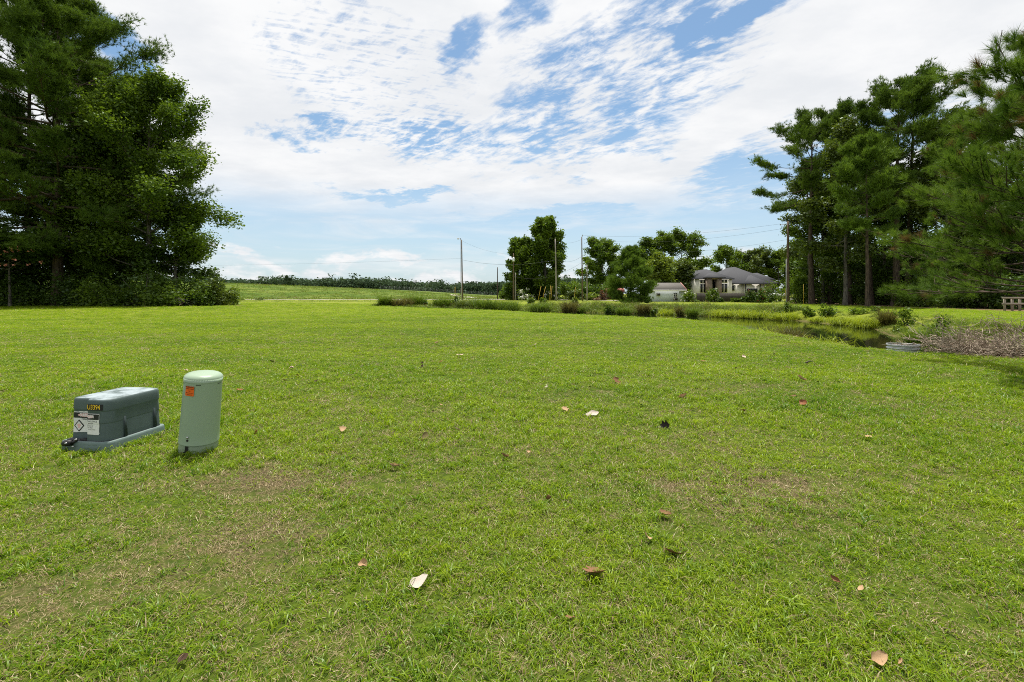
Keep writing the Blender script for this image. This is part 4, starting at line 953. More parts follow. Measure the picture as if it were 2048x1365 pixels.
for i in range(230):
    fx = r.uniform(-.6, .8); base_ = np.array([fx + r.uniform(-.2, .2), r.uniform(-.75, .8), r.uniform(0, .12)])
    az = math.pi + r.normal(0, .6) if r.random() < .72 else r.random() * 6.28; el = abs(r.normal(.62, .3)); L_ = r.uniform(.5, 1.2); pth = [base_]; d_ = np.array([math.cos(az) * math.cos(el), math.sin(az) * math.cos(el), math.sin(el)])
    for j in range(6): d_ = unit(d_ + r.normal(0, .16, 3) - [0, 0, .08]); pth.append(pth[-1] + d_ * L_ / 6); pth[-1][2] = max(pth[-1][2], .03)
    pth = np.array(pth); w_ = r.uniform(.006, .016); g.quads(*tube(pth, w_ * (1 - .8 * np.linspace(0, 1, 7)), 5))
    for j in range(6):
        p0 = pth[r.integers(1, 6)]; d2 = unit(d_ + r.normal(0, .8, 3)); g.quads(*tube(np.array([p0, p0 + d2 * .14 * r.random(), p0 + (d2 + r.normal(0, .3, 3)) * .3 * r.uniform(.4, 1)]), np.array([.007, .006, .003]), 4))
for (a, b, w_) in (((.80, -.55, .03), (-.10, -.1, .95), .014), ((.80, -.5, .05), (.35, -.2, .75), .02), ((.75, -.5, .02), (.1, -.25, .6), .016), ((.55, -.3, .1), (-.75, .1, .72), .012)):
    a, b = np.array(a), np.array(b); g.quads(*tube(np.array([a, a * .7 + b * .3 + [0, 0, .10], a * .3 + b * .7 + [0, 0, .10], b]), np.array([w_, w_ * .8, w_ * .6, w_ * .25]), 6))
link("branches", g.mesh("branches", True), TWIG, br)
g = Geo(); n = 4200; q = np.stack([r.normal(.55, .60, n), r.normal(-.25, .36, n), np.zeros(n)], 1)
q[:, 2] = .17 * np.exp(-((q[:, 0] - .55) / .8) ** 2 - ((q[:, 1] + .3) / .5) ** 2) * r.random(n) ** .6 + .015; leaves(g, r, q, .075, 1.5, .55); link("leaf_litter", g.mesh("leaf_litter"), CHIP, br)

# ------------------------------------------------------------------ poles, wires, guy guards
POLE = barkmat("weathered_pole_wood", (0.075, 0.052, 0.036), (0.19, 0.140, 0.100)); POLEG = barkmat("grey_pole_wood", (0.20, 0.18, 0.155), (0.36, 0.33, 0.29)); POLED = barkmat("dark_pole_wood", (0.035, 0.028, 0.024), (0.11, 0.085, 0.07))
CABLE = plain("black_cable", (0.02, 0.02, 0.02), 0.6); INS = plain("porcelain", (0.35, 0.33, 0.32), 0.3); PIPEG = plain("grey_conduit", (0.42, 0.42, 0.41), 0.5)
tops = {}
def pole(key, px, ytop, ybot, Yb, r0, mat, label, lean=0.0):
    z0 = hgt(X_at(px, Yb), Yb); root = empty("utility_pole", (X_at(px, Yb), Yb, z0)); H_ = Z_at(ytop, Yb) - z0
    tag(root, label, "utility pole", "utility poles along the road")
    m = MB(); m.tube([(lean * H_ * t, 0, -0.3 + (H_ + .3) * t) for t in np.linspace(0, 1, 6)], [r0 * (1 - .38 * t) for t in np.linspace(0, 1, 6)], 12); m.build("post", mat, root, True)
    tops[key] = Vector((X_at(px, Yb) + lean * H_, Yb, z0 + H_)); return root, H_
rt, H_ = pole('A', 925, 480, 600, 98, .17, POLE, "brown pole with grey conduit and a lamp arm, leftmost utility pole", -0.015)
m = MB(); m.tube([(-.16, -.1, -.2), (-.20, -.1, 5.2)], .07, 8); m.build("conduit", PIPEG, rt)
m = MB(); m.bar((-.2, 0, H_ - .1), (-.85, 0, H_ + .35), .06); m.lathe([(.0, .12), (.16, .08), (.22, -.05), (.16, -.16), (0, -.18)], 12, (-.95, 0, H_ + .25)); m.build("lamp_arm", PIPEG, rt)
m = MB(); m.tube([(-.45, .3, 3.6), (-.45, .3, H_ + .2)], .025, 6); m.lathe([(.05, 0), (.09, .1), (.05, .25)], 8, (-.45, .3, H_ + .1)); m.build("service_drop", CABLE, rt)
pole('B', 995, 535, 600, 112, .14, POLED, "short distant pole standing alone right of the lamp pole")
rt, H_ = pole('C', 1027, 507, 597, 95, .16, POLE, "brown pole with a white transformer can before the vine-clad trees")
m = MB(); m.lathe([(0, 0), (.2, .02), (.22, .1), (.22, .75), (.15, .85), (0, .9)], 14, (.0, -.34, H_ - 1.75)); m.build("transformer", plain("white_enamel", (.72, .74, .76), .4), rt, True)
pole('C2', 1031, 546, 597, 95.6, .15, POLEG, "short thick grey pole stub standing against the brown transformer pole")
pole('D', 1113, 478, 601, 92, .17, POLEG, "grey-brown pole in front of the tallest vine-clad tree", -0.02)
rt, H_ = pole('E', 1165, 474, 602, 90, .15, POLE, "tall thin brown pole with a pin insulator at its top", -0.012)
m = MB(); m.tube([(0, 0, H_), (0, 0, H_ + .35)], .035, 6); m.lathe([(.04, .2), (.09, .28), (.06, .4)], 8, (0, 0, H_)); m.build("insulator", INS, rt); m = MB(); m.tube([(.0, 0, H_ - .4), (.5, 0, H_ - .5)], .03, 6); m.build("bracket", INS, rt)
pole('F', 1174, 530, 602, 90.5, .13, POLEG, "shorter thin grey pole right beside the tall thin brown pole")
rt, H_ = pole('G', 1576, 443, 605, 60, .20, POLE, "thick brown pole standing before the right grove and house")
m = MB(); m.tube([(-.26, -.05, -.1), (-.25, -.05, 6.0)], .06, 8); m.build("conduit", PIPEG, rt)
m = MB(); m.tube([(0, 0, H_ - .35), (-1.0, 0, H_ - .5)], .035, 6); m.lathe([(.04, 0), (.09, .08), (.05, .2)], 8, (-1.0, 0, H_ - .55)); m.build("insulator", INS, rt)
def wire(a, b, sag, label, rad=0.010):
    a, b = Vector(a), Vector(b); t = np.linspace(0, 1, 24); p_ = np.array([a + (b - a) * x for x in t]); p_[:, 2] -= sag * 4 * t * (1 - t)
    o = link("power_line", npmesh("power_line", *tube(p_, rad, 5)), CABLE); tag(o, label, "cable", "overhead lines")
T = lambda k, dz_=0, dx_=0: tops[k] + Vector((dx_, 0, -dz_))
wire(T('E', -.3), T('G', .35, -1.0), 0.8, "topmost overhead line from the tall thin pole to the thick brown pole")
wire(T('E', .5, .5), T('G', .9, -.3), 1.1, "second overhead line from the tall thin pole to the thick brown pole")
wire(T('E', 2.4), T('G', 2.4), 1.3, "third overhead line reaching the thick brown pole below its top")
wire(T('A', .2), T('C', .2), 0.7, "upper overhead line from the lamp pole to the transformer pole")
wire(T('A', 4.3), T('D', 4.3), 1.0, "thick low overhead cable from the lamp pole past the transformer pole", .02)
wire(T('D', .4), T('E', .5), 0.6, "upper overhead line between the grey-brown pole and the tall thin pole")
wire(T('D', 4.1), T('E', 3.9), 0.8, "middle overhead cable between the grey-brown pole and the tall thin pole", .014)
wire(T('C', 4.8), T('E', 5.1), 1.6, "low overhead cable from the transformer pole to the tall thin pole", .014)
wire(T('G', .5), at(2120, 412, 46), 0.6, "upper overhead line crossing the right grove from the thick brown pole")
wire(T('G', 2.4), at(2120, 455, 46), 0.6, "middle overhead line crossing the right grove")
wire(T('G', 6.1), at(2120, 520, 46), 0.5, "lowest overhead cable crossing the right grove", .014)
wire(T('A', 4.0), at(-300, 515, 130), 2.0, "faint overhead line running left from the lamp pole across the levee")
GUY = plain("yellow_guard", (0.50, 0.33, 0.05), 0.5, 0.15)
for px, y1, y0, px1, Yb, lab in [(1076, 597, 573, 1082, 92, "leftmost leaning yellow guy guard"), (1084, 597, 574, 1091, 91, "second leaning yellow guy guard from the left"), (1099, 597, 572, 1101, 92, "upright yellow guy guard of the pair by the dark pole"), (1101.5, 597, 573, 1104, 93, "leaning yellow guy guard of the pair by the dark pole"), (1148, 595, 575, 1150.5, 93, "single yellow guy guard right of the grey-brown pole"), (1569, 600, 575, 1569.5, 60.5, "thin yellow guy guard just left of the thick brown pole"), (1607, 592, 569, 1604, 59, "leaning yellow guy guard right of the thick brown pole"), (910, 601, 574, 910.5, 99, "yellow topped marker post left of the lamp pole")]:
    a, b = at(px, y1, Yb), at(px1, y0, Yb); a.z = hgt(a.x, Yb) - .05; b.y -= .3
    m = MB(); m.tube([a, (a * .5 + b * .5), b], [.0005 * Yb] * 3, 8); tag(m.build("guy_guard", GUY), lab, "guy guard", "yellow guy guards")
m = MB(); a, b = at(919, 603, 98), at(921.5, 577, 98); m.tube([a, b], .07, 8); tag(m.build("post", POLED), "dark leaning stub post beside the lamp pole", "post")

# ------------------------------------------------------------------ perimeter fence by the levee
FM = plain("galvanised_wire", (0.26, 0.27, 0.26), .5, .1)
ff = empty("chain_link_fence", (-30, 168, 0)); tag(ff, "faint grey chain link fence along the foot of the far woods", "fence")
mr = MB(); pa, pb = np.array((-62.0, 214.0)), np.array((8.0, 168.0))
L_ = np.linalg.norm(pb - pa); n = int(L_ / 3.2)
for i in range(n + 1):
    q = pa + (pb - pa) * i / n; z_ = hgt(q[0], q[1]); mp = MB(); mp.box((q[0] - .03 + 30, q[1] - .03 - 168, z_ - .1), (q[0] + .03 + 30, q[1] + .03 - 168, z_ + 1.8)); mp.build('post', FM, ff)
    if i < n:
        q2 = pa + (pb - pa) * (i + 1) / n; z2 = hgt(q2[0], q2[1])
        for k_ in range(9): mr.bar((q[0] + 30, q[1] - 168, z_ + .1 + k_ * .20), (q2[0] + 30, q2[1] - 168, z2 + .1 + k_ * .20), .012)
FM = plain("galvanised_wire", (0.40, 0.41, 0.40), .5, .1)
mr.build("mesh_wires", FM, ff)

# ------------------------------------------------------------------ rail fence at the right edge
RW = plain("weathered_rail_wood", (0.24, 0.20, 0.165), 0.85, 0.3, 3.0, 0.15)
rf = empty("rail_fence", (X_at(2003, 37), 37, hgt(X_at(2003, 37), 37))); tag(rf, "grey two-rail wooden fence at the right frame edge", "fence")
hh = 1.15
for i in range(5):
    x_ = .25 + i * .62; m = MB(); m.box((x_ - .06, -.06, -.2), (x_ + .06, .06, hh - .02)); m.build("post", RW, rf)
for zz in (.58, 1.06):
    m = MB(); m.box((-.05, -.11, zz - .08), (3.4, -.062, zz + .08)); m.build("rail", RW, rf)

# ------------------------------------------------------------------ house, shed, board fence, trailer
BRICK = newmat("painted_white_brick"); q = objco(); b_ = S.tree.nodes.new('ShaderNodeTexBrick'); put(b_.inputs['Vector'], xyz(sep(q)[0] + sep(q)[1], sep(q)[2], 0.0)); b_.inputs['Scale'].default_value = 4.0
b_.inputs['Color1'].default_value = (.74, .71, .66, 1); b_.inputs['Color2'].default_value = (.80, .77, .72, 1); b_.inputs['Mortar'].default_value = (.62, .59, .54, 1)
finish(BRICK, principled(mixc(sstep(noise(q, .8, 5, .7), .45, .7) * .22, S(b_.outputs[0]), (.40, .34, .27)), 0.85, 0.2))
STONE = newmat("brown_stone"); q = objco(); v_ = S.tree.nodes.new('ShaderNodeTexVoronoi'); put(v_.inputs['Vector'], q); v_.inputs['Scale'].default_value = 3.5; finish(STONE, principled(mixc(noise(S(v_.outputs['Color']), 3.0, 2), (.10, .075, .058), (.34, .27, .22)), .85, .2))
ROOF = newmat("charcoal_shingle"); q = objco(); finish(ROOF, principled(mixc(noise(q, 5, 6, .75), (.030, .031, .036), (.070, .072, .080)), .8, .25))
ROOFG = newmat("grey_shingle"); q = objco(); finish(ROOFG, principled(mixc(noise(q, 4, 6, .75), (.085, .078, .070), (.17, .16, .145)), .85, .2))
TRIM = plain("dark_trim", (.02, .02, .022), .5); WTRIM = plain("white_trim", (.74, .73, .70), .5, .05); GLASS = plain("dark_window_glass", (.012, .016, .020), .06, .2, spec=.6)
WOODP = plain("pale_timber", (.36, .31, .25), .7, .2)
Yh = 100.0; sc_ = Yh / F; hx = lambda px: (px - 1024) * sc_; hz = lambda py: CAMH - (py - HZ) * sc_
hs = empty("house", (hx(1470), Yh, 0)); tag(hs, "large white brick house with a charcoal hip roof behind the board fence", "house"); ox = hx(1470)
def hipr(x0, x1, y0, y1, ze, zr, ov=.40, th=.18, parent=hs, mat=ROOF, ridge=None):
    x0 -= ov; x1 += ov; y0 -= ov; y1 += ov; w, d = x1 - x0, y1 - y0; m = MB()
    if w >= d: ra, rb = (x0 + d / 2, (y0 + y1) / 2), (x1 - d / 2, (y0 + y1) / 2)
    else: ra, rb = ((x0 + x1) / 2, y0 + w / 2), ((x0 + x1) / 2, y1 - w / 2)
    v = [(x0, y0, ze - th), (x1, y0, ze - th), (x1, y1, ze - th), (x0, y1, ze - th), (x0, y0, ze), (x1, y0, ze), (x1, y1, ze), (x0, y1, ze), (ra[0], ra[1], zr), (rb[0], rb[1], zr)]
    f = [(3, 2, 1, 0), (0, 1, 5, 4), (1, 2, 6, 5), (2, 3, 7, 6), (3, 0, 4, 7)] + ([(4, 5, 9, 8), (5, 6, 9), (6, 7, 8, 9), (7, 4, 8)] if w >= d else [(4, 5, 8), (5, 6, 9, 8), (6, 7, 9), (7, 4, 8, 9)])
    m.add(v, f); return m.build("roof", mat, parent)
def wallb(x0, x1, y0, y1, z1, mat=BRICK, name="wall", z0=-.2): m = MB(); m.box((x0, y0, z0), (x1, y1, z1)); return m.build(name, mat, hs)
A0, A1 = hx(1392) - ox, hx(1464) - ox; B1 = hx(1535) - ox; C1 = hx(1560) - ox
eA, eB, eC = hz(557.5), hz(567), hz(558.5)
wallb(A0, A1, 0, 14, eA); wallb(A1 + .003, hx(1496) - ox - .003, 1.6, 14.0, eB); wallb(hx(1496) - ox, B1, .9, 14.0, eB); wallb(B1 + .003, C1, 3.0, 16.0, eC); wallb(hx(1366) - ox, A0 - .003, 4.0, 14, eB - .1)
hipr(hx(1446) - ox, hx(1561) - ox, 1.3, 17.5, eB + .02, hz(537) + .75)
hipr(A0, A1, 0, 15, eA, hz(540) + .35, .40); hipr(hx(1366) - ox, A0 + 3, 4.0, 13.0, eB - .1, hz(556), .5)
hipr(hx(1496) - ox, B1, .55, 9, eB, hz(550), .5); hipr(hx(1520) - ox, C1, 3.0, 14, eC, hz(544), .5)
# stone entry
px0, px1 = hx(1409) - ox, hx(1437) - ox
for a, b in ((px0, px0 + .95), (px1 - .95, px1)): wallb(a, b, -1.6, -.003, hz(556), STONE, "stone_pier")
wallb(px0 + .953, px1 - .953, -1.6, -.003, hz(556), STONE, "stone_lintel", hz(559.5)); hipr(px0 - .1, px1 + .3, -1.7, 5, hz(555.5), hz(546), .35)
wallb(px0 + 1.0, px1 - 1.0, -.25, -.06, hz(559.5), TRIM, "porch_recess")
m = MB(); m.box((hx(1417) - ox, -.34, -.1), (hx(1424) - ox, -.254, hz(560))); m.build("door", WOODP, hs)
def window(a, b, ya, yb, yf, name="window"):
    x0, x1, z1, z0 = hx(a) - ox, hx(b) - ox, hz(ya), hz(yb); m = MB(); m.box((x0 - .10, yf - .10, z0 - .10), (x1 + .10, yf - .003, z1 + .10)); w_ = m.build(name, WTRIM, hs)
    m = MB(); m.box((x0, yf - .14, z0), (x1, yf - .103, z1)); m.build("pane", GLASS, w_); return w_
for a, b, ya, yb in [(1400.3, 1404.3, 561, 566.5), (1406.5, 1409, 561, 566.5), (1400.3, 1404.3, 569, 585), (1406.5, 1409, 569, 585), (1442.3, 1446.8, 560.5, 565.5), (1449.3, 1453.8, 560.5, 565.5), (1442.3, 1446.8, 568.5, 585), (1449.3, 1453.8, 568.5, 585)]: window(a, b, ya, yb, 0)
window(1471, 1475.5, 572.5, 581.5, 1.6)
x0, x1 = hx(1498) - ox, hx(1519) - ox; m = MB(); m.box((x0, .80, -.1), (x1, .897, hz(577.5))); gd = m.build("garage_door", TRIM, hs)
m = MB()
for i in range(5):
    for j in range(4): xx = x0 + .15 + (x1 - x0 - .3) * i / 5; zz = hz(577.5) - .55 - j * .58; m.box((xx + .05, .77, zz), (xx + (x1 - x0 - .3) / 5 - .05, .798, zz + .45))
m.build("glazing", GLASS, gd)
for px_ in (1495, 1524.5): m = MB(); m.box((hx(px_) - ox - .06, .76, 0), (hx(px_) - ox + .06, .89, eB - .2)); m.build("downspout", TRIM, hs)
window(1538, 1541.5, 569, 578, 3.0); window(1388, 1391, 571, 578, 4.0)
m = MB(); m.tube([(hx(1501) - ox, 6.0, hz(550)), (hx(1501) - ox, 6.0, hz(543.5))], .22, 10); m.build("roof_vent", TRIM, hs)
# shed
Ys = 80.0; ss = Ys / F; X0s, X1s = (1300 - 1024) * ss, (1368 - 1024) * ss; zE, zR = CAMH - (579.5 - HZ) * ss, CAMH - (571.5 - HZ) * ss
SID = newmat("pale_blue_siding"); q = objco(); zl = mth('FRACT', sep(q)[2] * 7.0); finish(SID, principled(mixc(sstep(zl, .85, 1.0) * .5, mixc(noise(q, 2, 4, .7), (.56, .61, .66), (.66, .70, .74)), (.22, .25, .28)), .6, .3))
sh = empty("shed", (X0s, Ys, 0)); tag(sh, "low pale blue shed with a grey gable roof left of the board fence", "shed"); w_, d_ = X1s - X0s, 5.2
m = MB(); m.box((0, 0, -.2), (w_, d_, zE)); m.add([(w_, 0, zE), (w_, d_, zE), (w_, d_ / 2, zE + 1.1), (0, 0, zE), (0, d_, zE), (0, d_ / 2, zE + 1.1)], [(0, 1, 2), (4, 3, 5)]); m.build("wall", SID, sh)
m = MB(); o1 = .35; zt_ = zE + 1.1 + .14; m.add([(-o1, -o1, zE - .08), (w_ + o1, -o1, zE - .08), (w_ + o1, d_ / 2, zt_), (-o1, d_ / 2, zt_), (w_ + o1, d_ + o1, zE - .08), (-o1, d_ + o1, zE - .08)], [(0, 1, 2, 3), (3, 2, 4, 5)])
rfs = m.build("roof", ROOFG, sh); rfs.modifiers.new("thick", 'SOLIDIFY').thickness = .10
m = MB(); m.box((-o1, -o1 - .06, zE - .30), (w_ + o1, -o1 - .003, zE - .05)); m.build("fascia", WTRIM, sh)
m = MB(); m.bar((w_ + o1 + .03, -o1, zE - .12), (w_ + o1 + .03, d_ / 2, zt_ - .05), .06, .24); m.bar((w_ + o1 + .03, d_ + o1, zE - .12), (w_ + o1 + .03, d_ / 2, zt_ - .05), .06, .24); m.build("barge_board", plain("faded_red_board", (.45, .20, .17), .6), sh)
def swin(px, ya, yb, wpx):
    x_ = (px - 1024) * ss - X0s; z1, z0 = CAMH - (ya - HZ) * ss, CAMH - (yb - HZ) * ss; h_ = wpx * ss / 2; m = MB(); m.box((x_ - h_, -.06, z0), (x_ + h_, -.003, z1)); f_ = m.build("window", WTRIM, sh); m = MB()
    for i in range(2):
        for j in range(3): m.box((x_ - h_ + .08 + i * (h_ - .06), -.085, z0 + .08 + j * (z1 - z0 - .1) / 3), (x_ - .05 + i * (h_ - .06), -.063, z0 + .02 + (j + 1) * (z1 - z0 - .1) / 3))
    m.build("pane", GLASS, f_)
swin(1350.5, 586, 597, 8)
for px_, py_ in ((1315.5, 589.5), (1350.5, 598.5)):
    x_ = (px_ - 1024) * ss - X0s; z_ = CAMH - (py_ - HZ) * ss; m = MB(); m.box((x_ - .30, -.45, z_ - .24), (x_ + .30, -.064 if py_ < 595 else -.004, z_ + .24)); ac = m.build("air_conditioner", plain("beige_metal", (.42, .40, .36), .5), sh)
    m = MB(); m.box((x_ - .24, -.47, z_ - .18), (x_ + .24, -.453, z_ + .18)); m.build("grille", TRIM, ac)
# board fence
FW = newmat("dark_fence_boards"); q = objco(); fx_ = mth('FRACT', sep(q)[0] * 5.5); finish(FW, principled(mixc(sstep(fx_, .10, .0), mixc(noise(xyz(sep(q)[0] * 5.5, 0.0, sep(q)[2] * .4), 1.5, 5, .7), (.040, .036, .032), (.115, .104, .092)), (.010, .008, .007)), .9, .1))
Yf = 79.0; fs = Yf / F; bf = empty("board_fence", ((1393 - 1024) * fs, Yf, 0)); tag(bf, "dark weathered vertical board fence in front of the house", "fence")
m = MB(); fw_ = (1500 - 1393) * fs; m.box((0, 0, -.1), (fw_, .04, CAMH - (587 - HZ) * fs)); m.build("boards", FW, bf)
for i in range(5): m = MB(); x_ = .1 + (fw_ - .2) * i / 4; m.box((x_ - .07, .043, -.2), (x_ + .07, .18, CAMH - (587 - HZ) * fs + .05)); m.build("post", FW, bf)
# trailer by the pole
Yt = 82.0; ts = Yt / F; tr_ = empty("trailer", ((1546 - 1024) * ts, Yt, 0)); tag(tr_, "low white trailer with a dark wheel just left of the thick brown pole", "trailer"); tw = 27 * ts
m = MB(); prof_ = [(0, .55), (0, 1.0), (.10, 1.30), (.35, 1.48), (tw - .5, 1.52), (tw - .12, 1.36), (tw, 1.05), (tw, .55)]
m.loft([[(x_, 0, z_) for x_, z_ in prof_], [(x_, 1.9, z_) for x_, z_ in prof_]]); m.f[3] += [[0, i + 1, i] for i in range(1, 7)]; m.build("body", plain("white_trailer_paint", (.70, .69, .68), .4, .08), tr_)
for y_ in (-.12, 1.9): m = MB(); m.lathe([(0, 0), (.2, .0), (.34, .03), (.36, .10), (.34, .17), (.2, .2), (0, .2)], 20); wv = [np.array([[p_[0], p_[2], p_[1]] for p_ in a_]) for a_ in m.v]; m.v = [a_ + [tw * .5, y_, .36] for a_ in wv]; m.build("wheel", BLACK, tr_)
m = MB(); m.bar((tw, .95, .5), (tw + 1.3, .95, .45), .10); m.bar((0, 0.1, .5), (tw, 0.1, .5), .1); m.build("drawbar", plain("rusty_steel", (.20, .10, .07), .7), tr_)
m = MB(); c_ = ((1592 - 1024) * ts, 82.5, 0); m.box((-.5, -.3, 0), (.5, .3, .55)); m.box((-.53, -.33, .552), (.53, .33, .66)); m.box((-.2, -.33, .3), (.2, -.303, .36)); tag(m.build("cooler_box", plain("white_plastic", (.66, .66, .66), .5), loc=c_), "small white box right of the thick brown pole", "box")
# dark red shed half hidden by the young pine
m_ = empty("barn", ((1222 - 1024) * .1187, 108, 0)); tag(m_, "small dark red outbuilding half hidden behind the young bushy pine", "shed")
m = MB(); m.box((-1.0, 0, -.1), (3, 3, 1.9)); m.build("wall", plain("dark_red_boards", (.075, .03, .028), .8, .3), m_); m = MB(); m.add([(-1.2, -.3, 1.902), (3.3, -.3, 1.902), (3.3, 3.3, 1.902), (-1.2, 3.3, 1.902), (-1.2, 1.5, 2.8), (3.3, 1.5, 2.8)], [(3, 2, 1, 0), (0, 1, 5, 4), (2, 3, 4, 5), (1, 2, 5), (3, 0, 4)]); m.build("roof", plain("red_roof", (.30, .09, .07), .7), m_)

# ------------------------------------------------------------------ bank plants: each clump a thing
IRIS = leafmat("iris_blades", (0.14, 0.20, 0.008), (0.32, 0.38, 0.025), 0.48, 0.02, 1.5); REED = leafmat("reed_blades", (0.045, 0.090, 0.008), (0.145, 0.215, 0.022), 0.42, 0.02, 1.5); BROWN = leafmat("brown_reeds", (0.05, 0.048, 0.012), (0.15, 0.14, 0.04), 0.38, 0.02, 1.5)
def strap(name, label, loc, seed, w, h, mat, n, width, lean, bend):
    g = Geo(); r = R(seed); blades(g, r, int(n * 2.4), w / 2, h * .75, h * 1.65, width, lean, 0.0, 4, bend); o = link(name, g.mesh(name), mat, loc=loc); return tag(o, label, "plant", "plants along the pond bank")
def weed(label, loc, seed, w, h, mat, n=420, size=0.13): bush("leafy_weed", label, "plant", loc, R(seed), w, h, mat, n, size, "plants along the pond bank", stems=8, shape=0.5, trunk=BARKG)
bank = [
 ('reed', 766, 613, 12, 20, REED, "left one of the two dark upright reed tufts at the far left of the pond"), ('reed', 775, 613, 8, 18, REED, "right one of the two dark upright reed tufts at the far left of the pond"),
 ('reed', 805, 613, 40, 16, BROWN, "brownish reed clump right of the two upright tufts"), ('weed', 851, 614, 9, 14, OAKD, "small dark bush left of the lamp pole on the bank"),
 ('reed', 832, 611, 40, 18, REED, "green reed clump left of the small dark bush"), ('reed', 885, 614, 36, 18, REED, "green reed clump left of the lamp pole"), ('weed', 912, 613, 12, 22, OAK, "tall leafy weed under the lamp pole"), ('reed', 935, 616, 44, 17, OLIVE, "pale weed clump right of the lamp pole base"),
 ('reed', 968, 620, 44, 22, REED, "dark green reed clump below the short distant pole"), ('reed', 1012, 622, 52, 20, REED, "broad green reed clump below the transformer pole"), ('weed', 1062, 607, 15, 14, LIME, "rounded light green bush on the far bank edge"), ('weed', 1086, 610, 15, 18, OAK, "darker ragged bush on the far bank right of the rounded one"),
 ('reed', 1080, 622, 40, 14, REED, "low green reeds below the yellow guy guards"), ('weed', 1150, 608, 14, 14, LIME, "bright small bush standing behind the large brown reeds"), ('reed', 1139, 627, 26, 24, BROWN, "large dark brown reed clump on the far bank"), ('reed', 1158, 626, 14, 12, REED, "green reeds right of the large brown reed clump"),
 ('weed', 1222, 626, 26, 16, OAKD, "dark rounded growth left of the young pine on the bank"), ('reed', 1247, 629, 24, 14, REED, "dark green upright blades below the young pine"), ('reed', 1288, 628, 22, 20, BROWN, "brown reeds right of the young pine"), ('weed', 1308, 630, 14, 14, OAKD, "dark stump-like weed beside the brown reeds"),
 ('iris', 1334, 630, 38, 14, IRIS, "yellow-green iris clump below the pale shed"), ('reed', 1361, 632, 11, 20, BROWN, "thin brown reeds right of the iris clump"), ('reed', 1384, 634, 18, 18, REED, "green upright blades right of the thin brown reeds"), ('iris', 1455, 632, 60, 16, IRIS, "left end of the long yellow-green iris row"), ('iris', 1510, 634, 60, 16, IRIS, "middle of the long yellow-green iris row"),
 ('iris', 1570, 638, 60, 17, IRIS, "right end of the long yellow-green iris row"), ('weed', 1576, 624, 16, 22, REED, "leafy weed standing on the iris row under the brown pole"), ('weed', 1618, 634, 20, 22, REED, "dark leafy weed right of the iris row"), ('weed', 1655, 634, 30, 30, OAK, "tall leafy weed clump with upright shoots on the far bank"), ('iris', 1642, 642, 40, 10, IRIS, "low yellow iris edge at the pond water"),
 ('weed', 1718, 628, 30, 12, OAK, "low leafy weed at the bank top"), ('iris', 1690, 648, 50, 18, IRIS, "lush iris clump left of the arching one"), ('iris', 1740, 654, 56, 24, IRIS, "lush arching iris clump overhanging the pond water"), ('weed', 1750, 624, 16, 12, OAK, "small leafy weed behind the arching iris"), ('reed', 1776, 652, 22, 34, BROWN, "tall dark brown reed clump right of the arching iris"),
 ('weed', 1812, 645, 36, 34, OAK, "leafy weed clump right of the brown reeds"), ('reed', 1838, 668, 44, 15, REED, "tangled green weed clump behind the drain pipe"), ('weed', 1800, 662, 26, 12, LIME, "yellowish weed at the far water edge"), ('weed', 1872, 660, 34, 42, OAK, "tall weed behind the brush pile"), ('reed', 1893, 668, 20, 22, REED, "grass tuft behind the brush pile"),
 ('near', 1655, 690, 44, 24, IRIS, "bright drooping iris clump on the near bank"), ('near', 1530, 664, 40, 14, IRIS, "pale yellow iris on the near bank left of the bright one"), ('near', 1580, 676, 40, 22, BROWN, "brown reeds on the near bank"), ('near', 1838, 706, 26, 16, REED, "green grass tuft right of the drain pipe"), ('weed', 1848, 712, 26, 14, OAK, "low leafy weed between the drain pipe and brush pile")]
for i, (kd, px, py, wpx, hpx, m, lab) in enumerate(bank):
    Yb = 20.0
    if kd != 'near':                                                # where the far bank lies behind that spot
        ys_ = np.arange(62, 12, -.1); zs_ = height(X_at(px, ys_), ys_); pr_ = HZ + (CAMH - np.maximum(zs_, WZ)) / ys_ * F
        Yb = float(ys_[np.argmax(pr_ >= py)])
    if kd == 'near': Yb = {1655: 14.6, 1530: 20.5, 1580: 17.5, 1838: 11.7}[px]
    if px > 1790 and kd != 'near': Yb = {1812: 26, 1838: 17.0, 1800: 24, 1872: 16.0, 1893: 14.5, 1848: 11.6}[px]
    x_ = X_at(px, Yb); z_ = hgt(x_, Yb)
    if z_ < WZ: z_ = WZ - .05
    w_, h_ = wpx / F * Yb, (py - HZ + 0) and max(.15, CAMH - (py - hpx - HZ) / F * Yb - z_)
    if kd == 'weed': weed(lab, (x_, Yb, z_ - .03), 400 + i, w_ * 1.1, h_, m, int(260 + 600 * min(1, w_ / 2)), .05 + .0032 * Yb)
    else: strap("iris_clump" if m is IRIS else "reed_clump", lab, (x_, Yb, z_ - .03), 400 + i, w_, h_, m, int(70 + 110 * min(2, w_)), .010 + .0009 * Yb, .55 if m is IRIS else .28, 1.1 if m is IRIS else .6)
for i, (px, Yb, py, wpx, m, lab) in enumerate([(1722, 58, 590, 16, LIME, "bright weed clump at the foot of the middle grove pine"), (1686, 60, 592, 10, LIME, "pale thin weed at the foot of the left grove trunks"), (1800, 50, 602, 20, LIME, "pale seed-headed weeds at the lawn edge of the right grove"), (1590, 72, 597, 40, OAK, "low green weed mound right of the thick brown pole"), (480, 96, 596, 24, LIME, "low pale weeds by the road right of the left stand"), (520, 98, 594, 22, OLIVE, "olive weed tuft by the pale road"), (1193, 94, 595, 16, RUST, "small brown brush heap by the thin grey pole")]):
    bush("leafy_weed", lab, "plant", gz(px, Yb), R(470 + i), wpx / F * Yb, Hof(py, Yb) - hgt(X_at(px, Yb), Yb), m, 700, 0.16, "weeds at the lawn edges", stems=7, shape=.6)

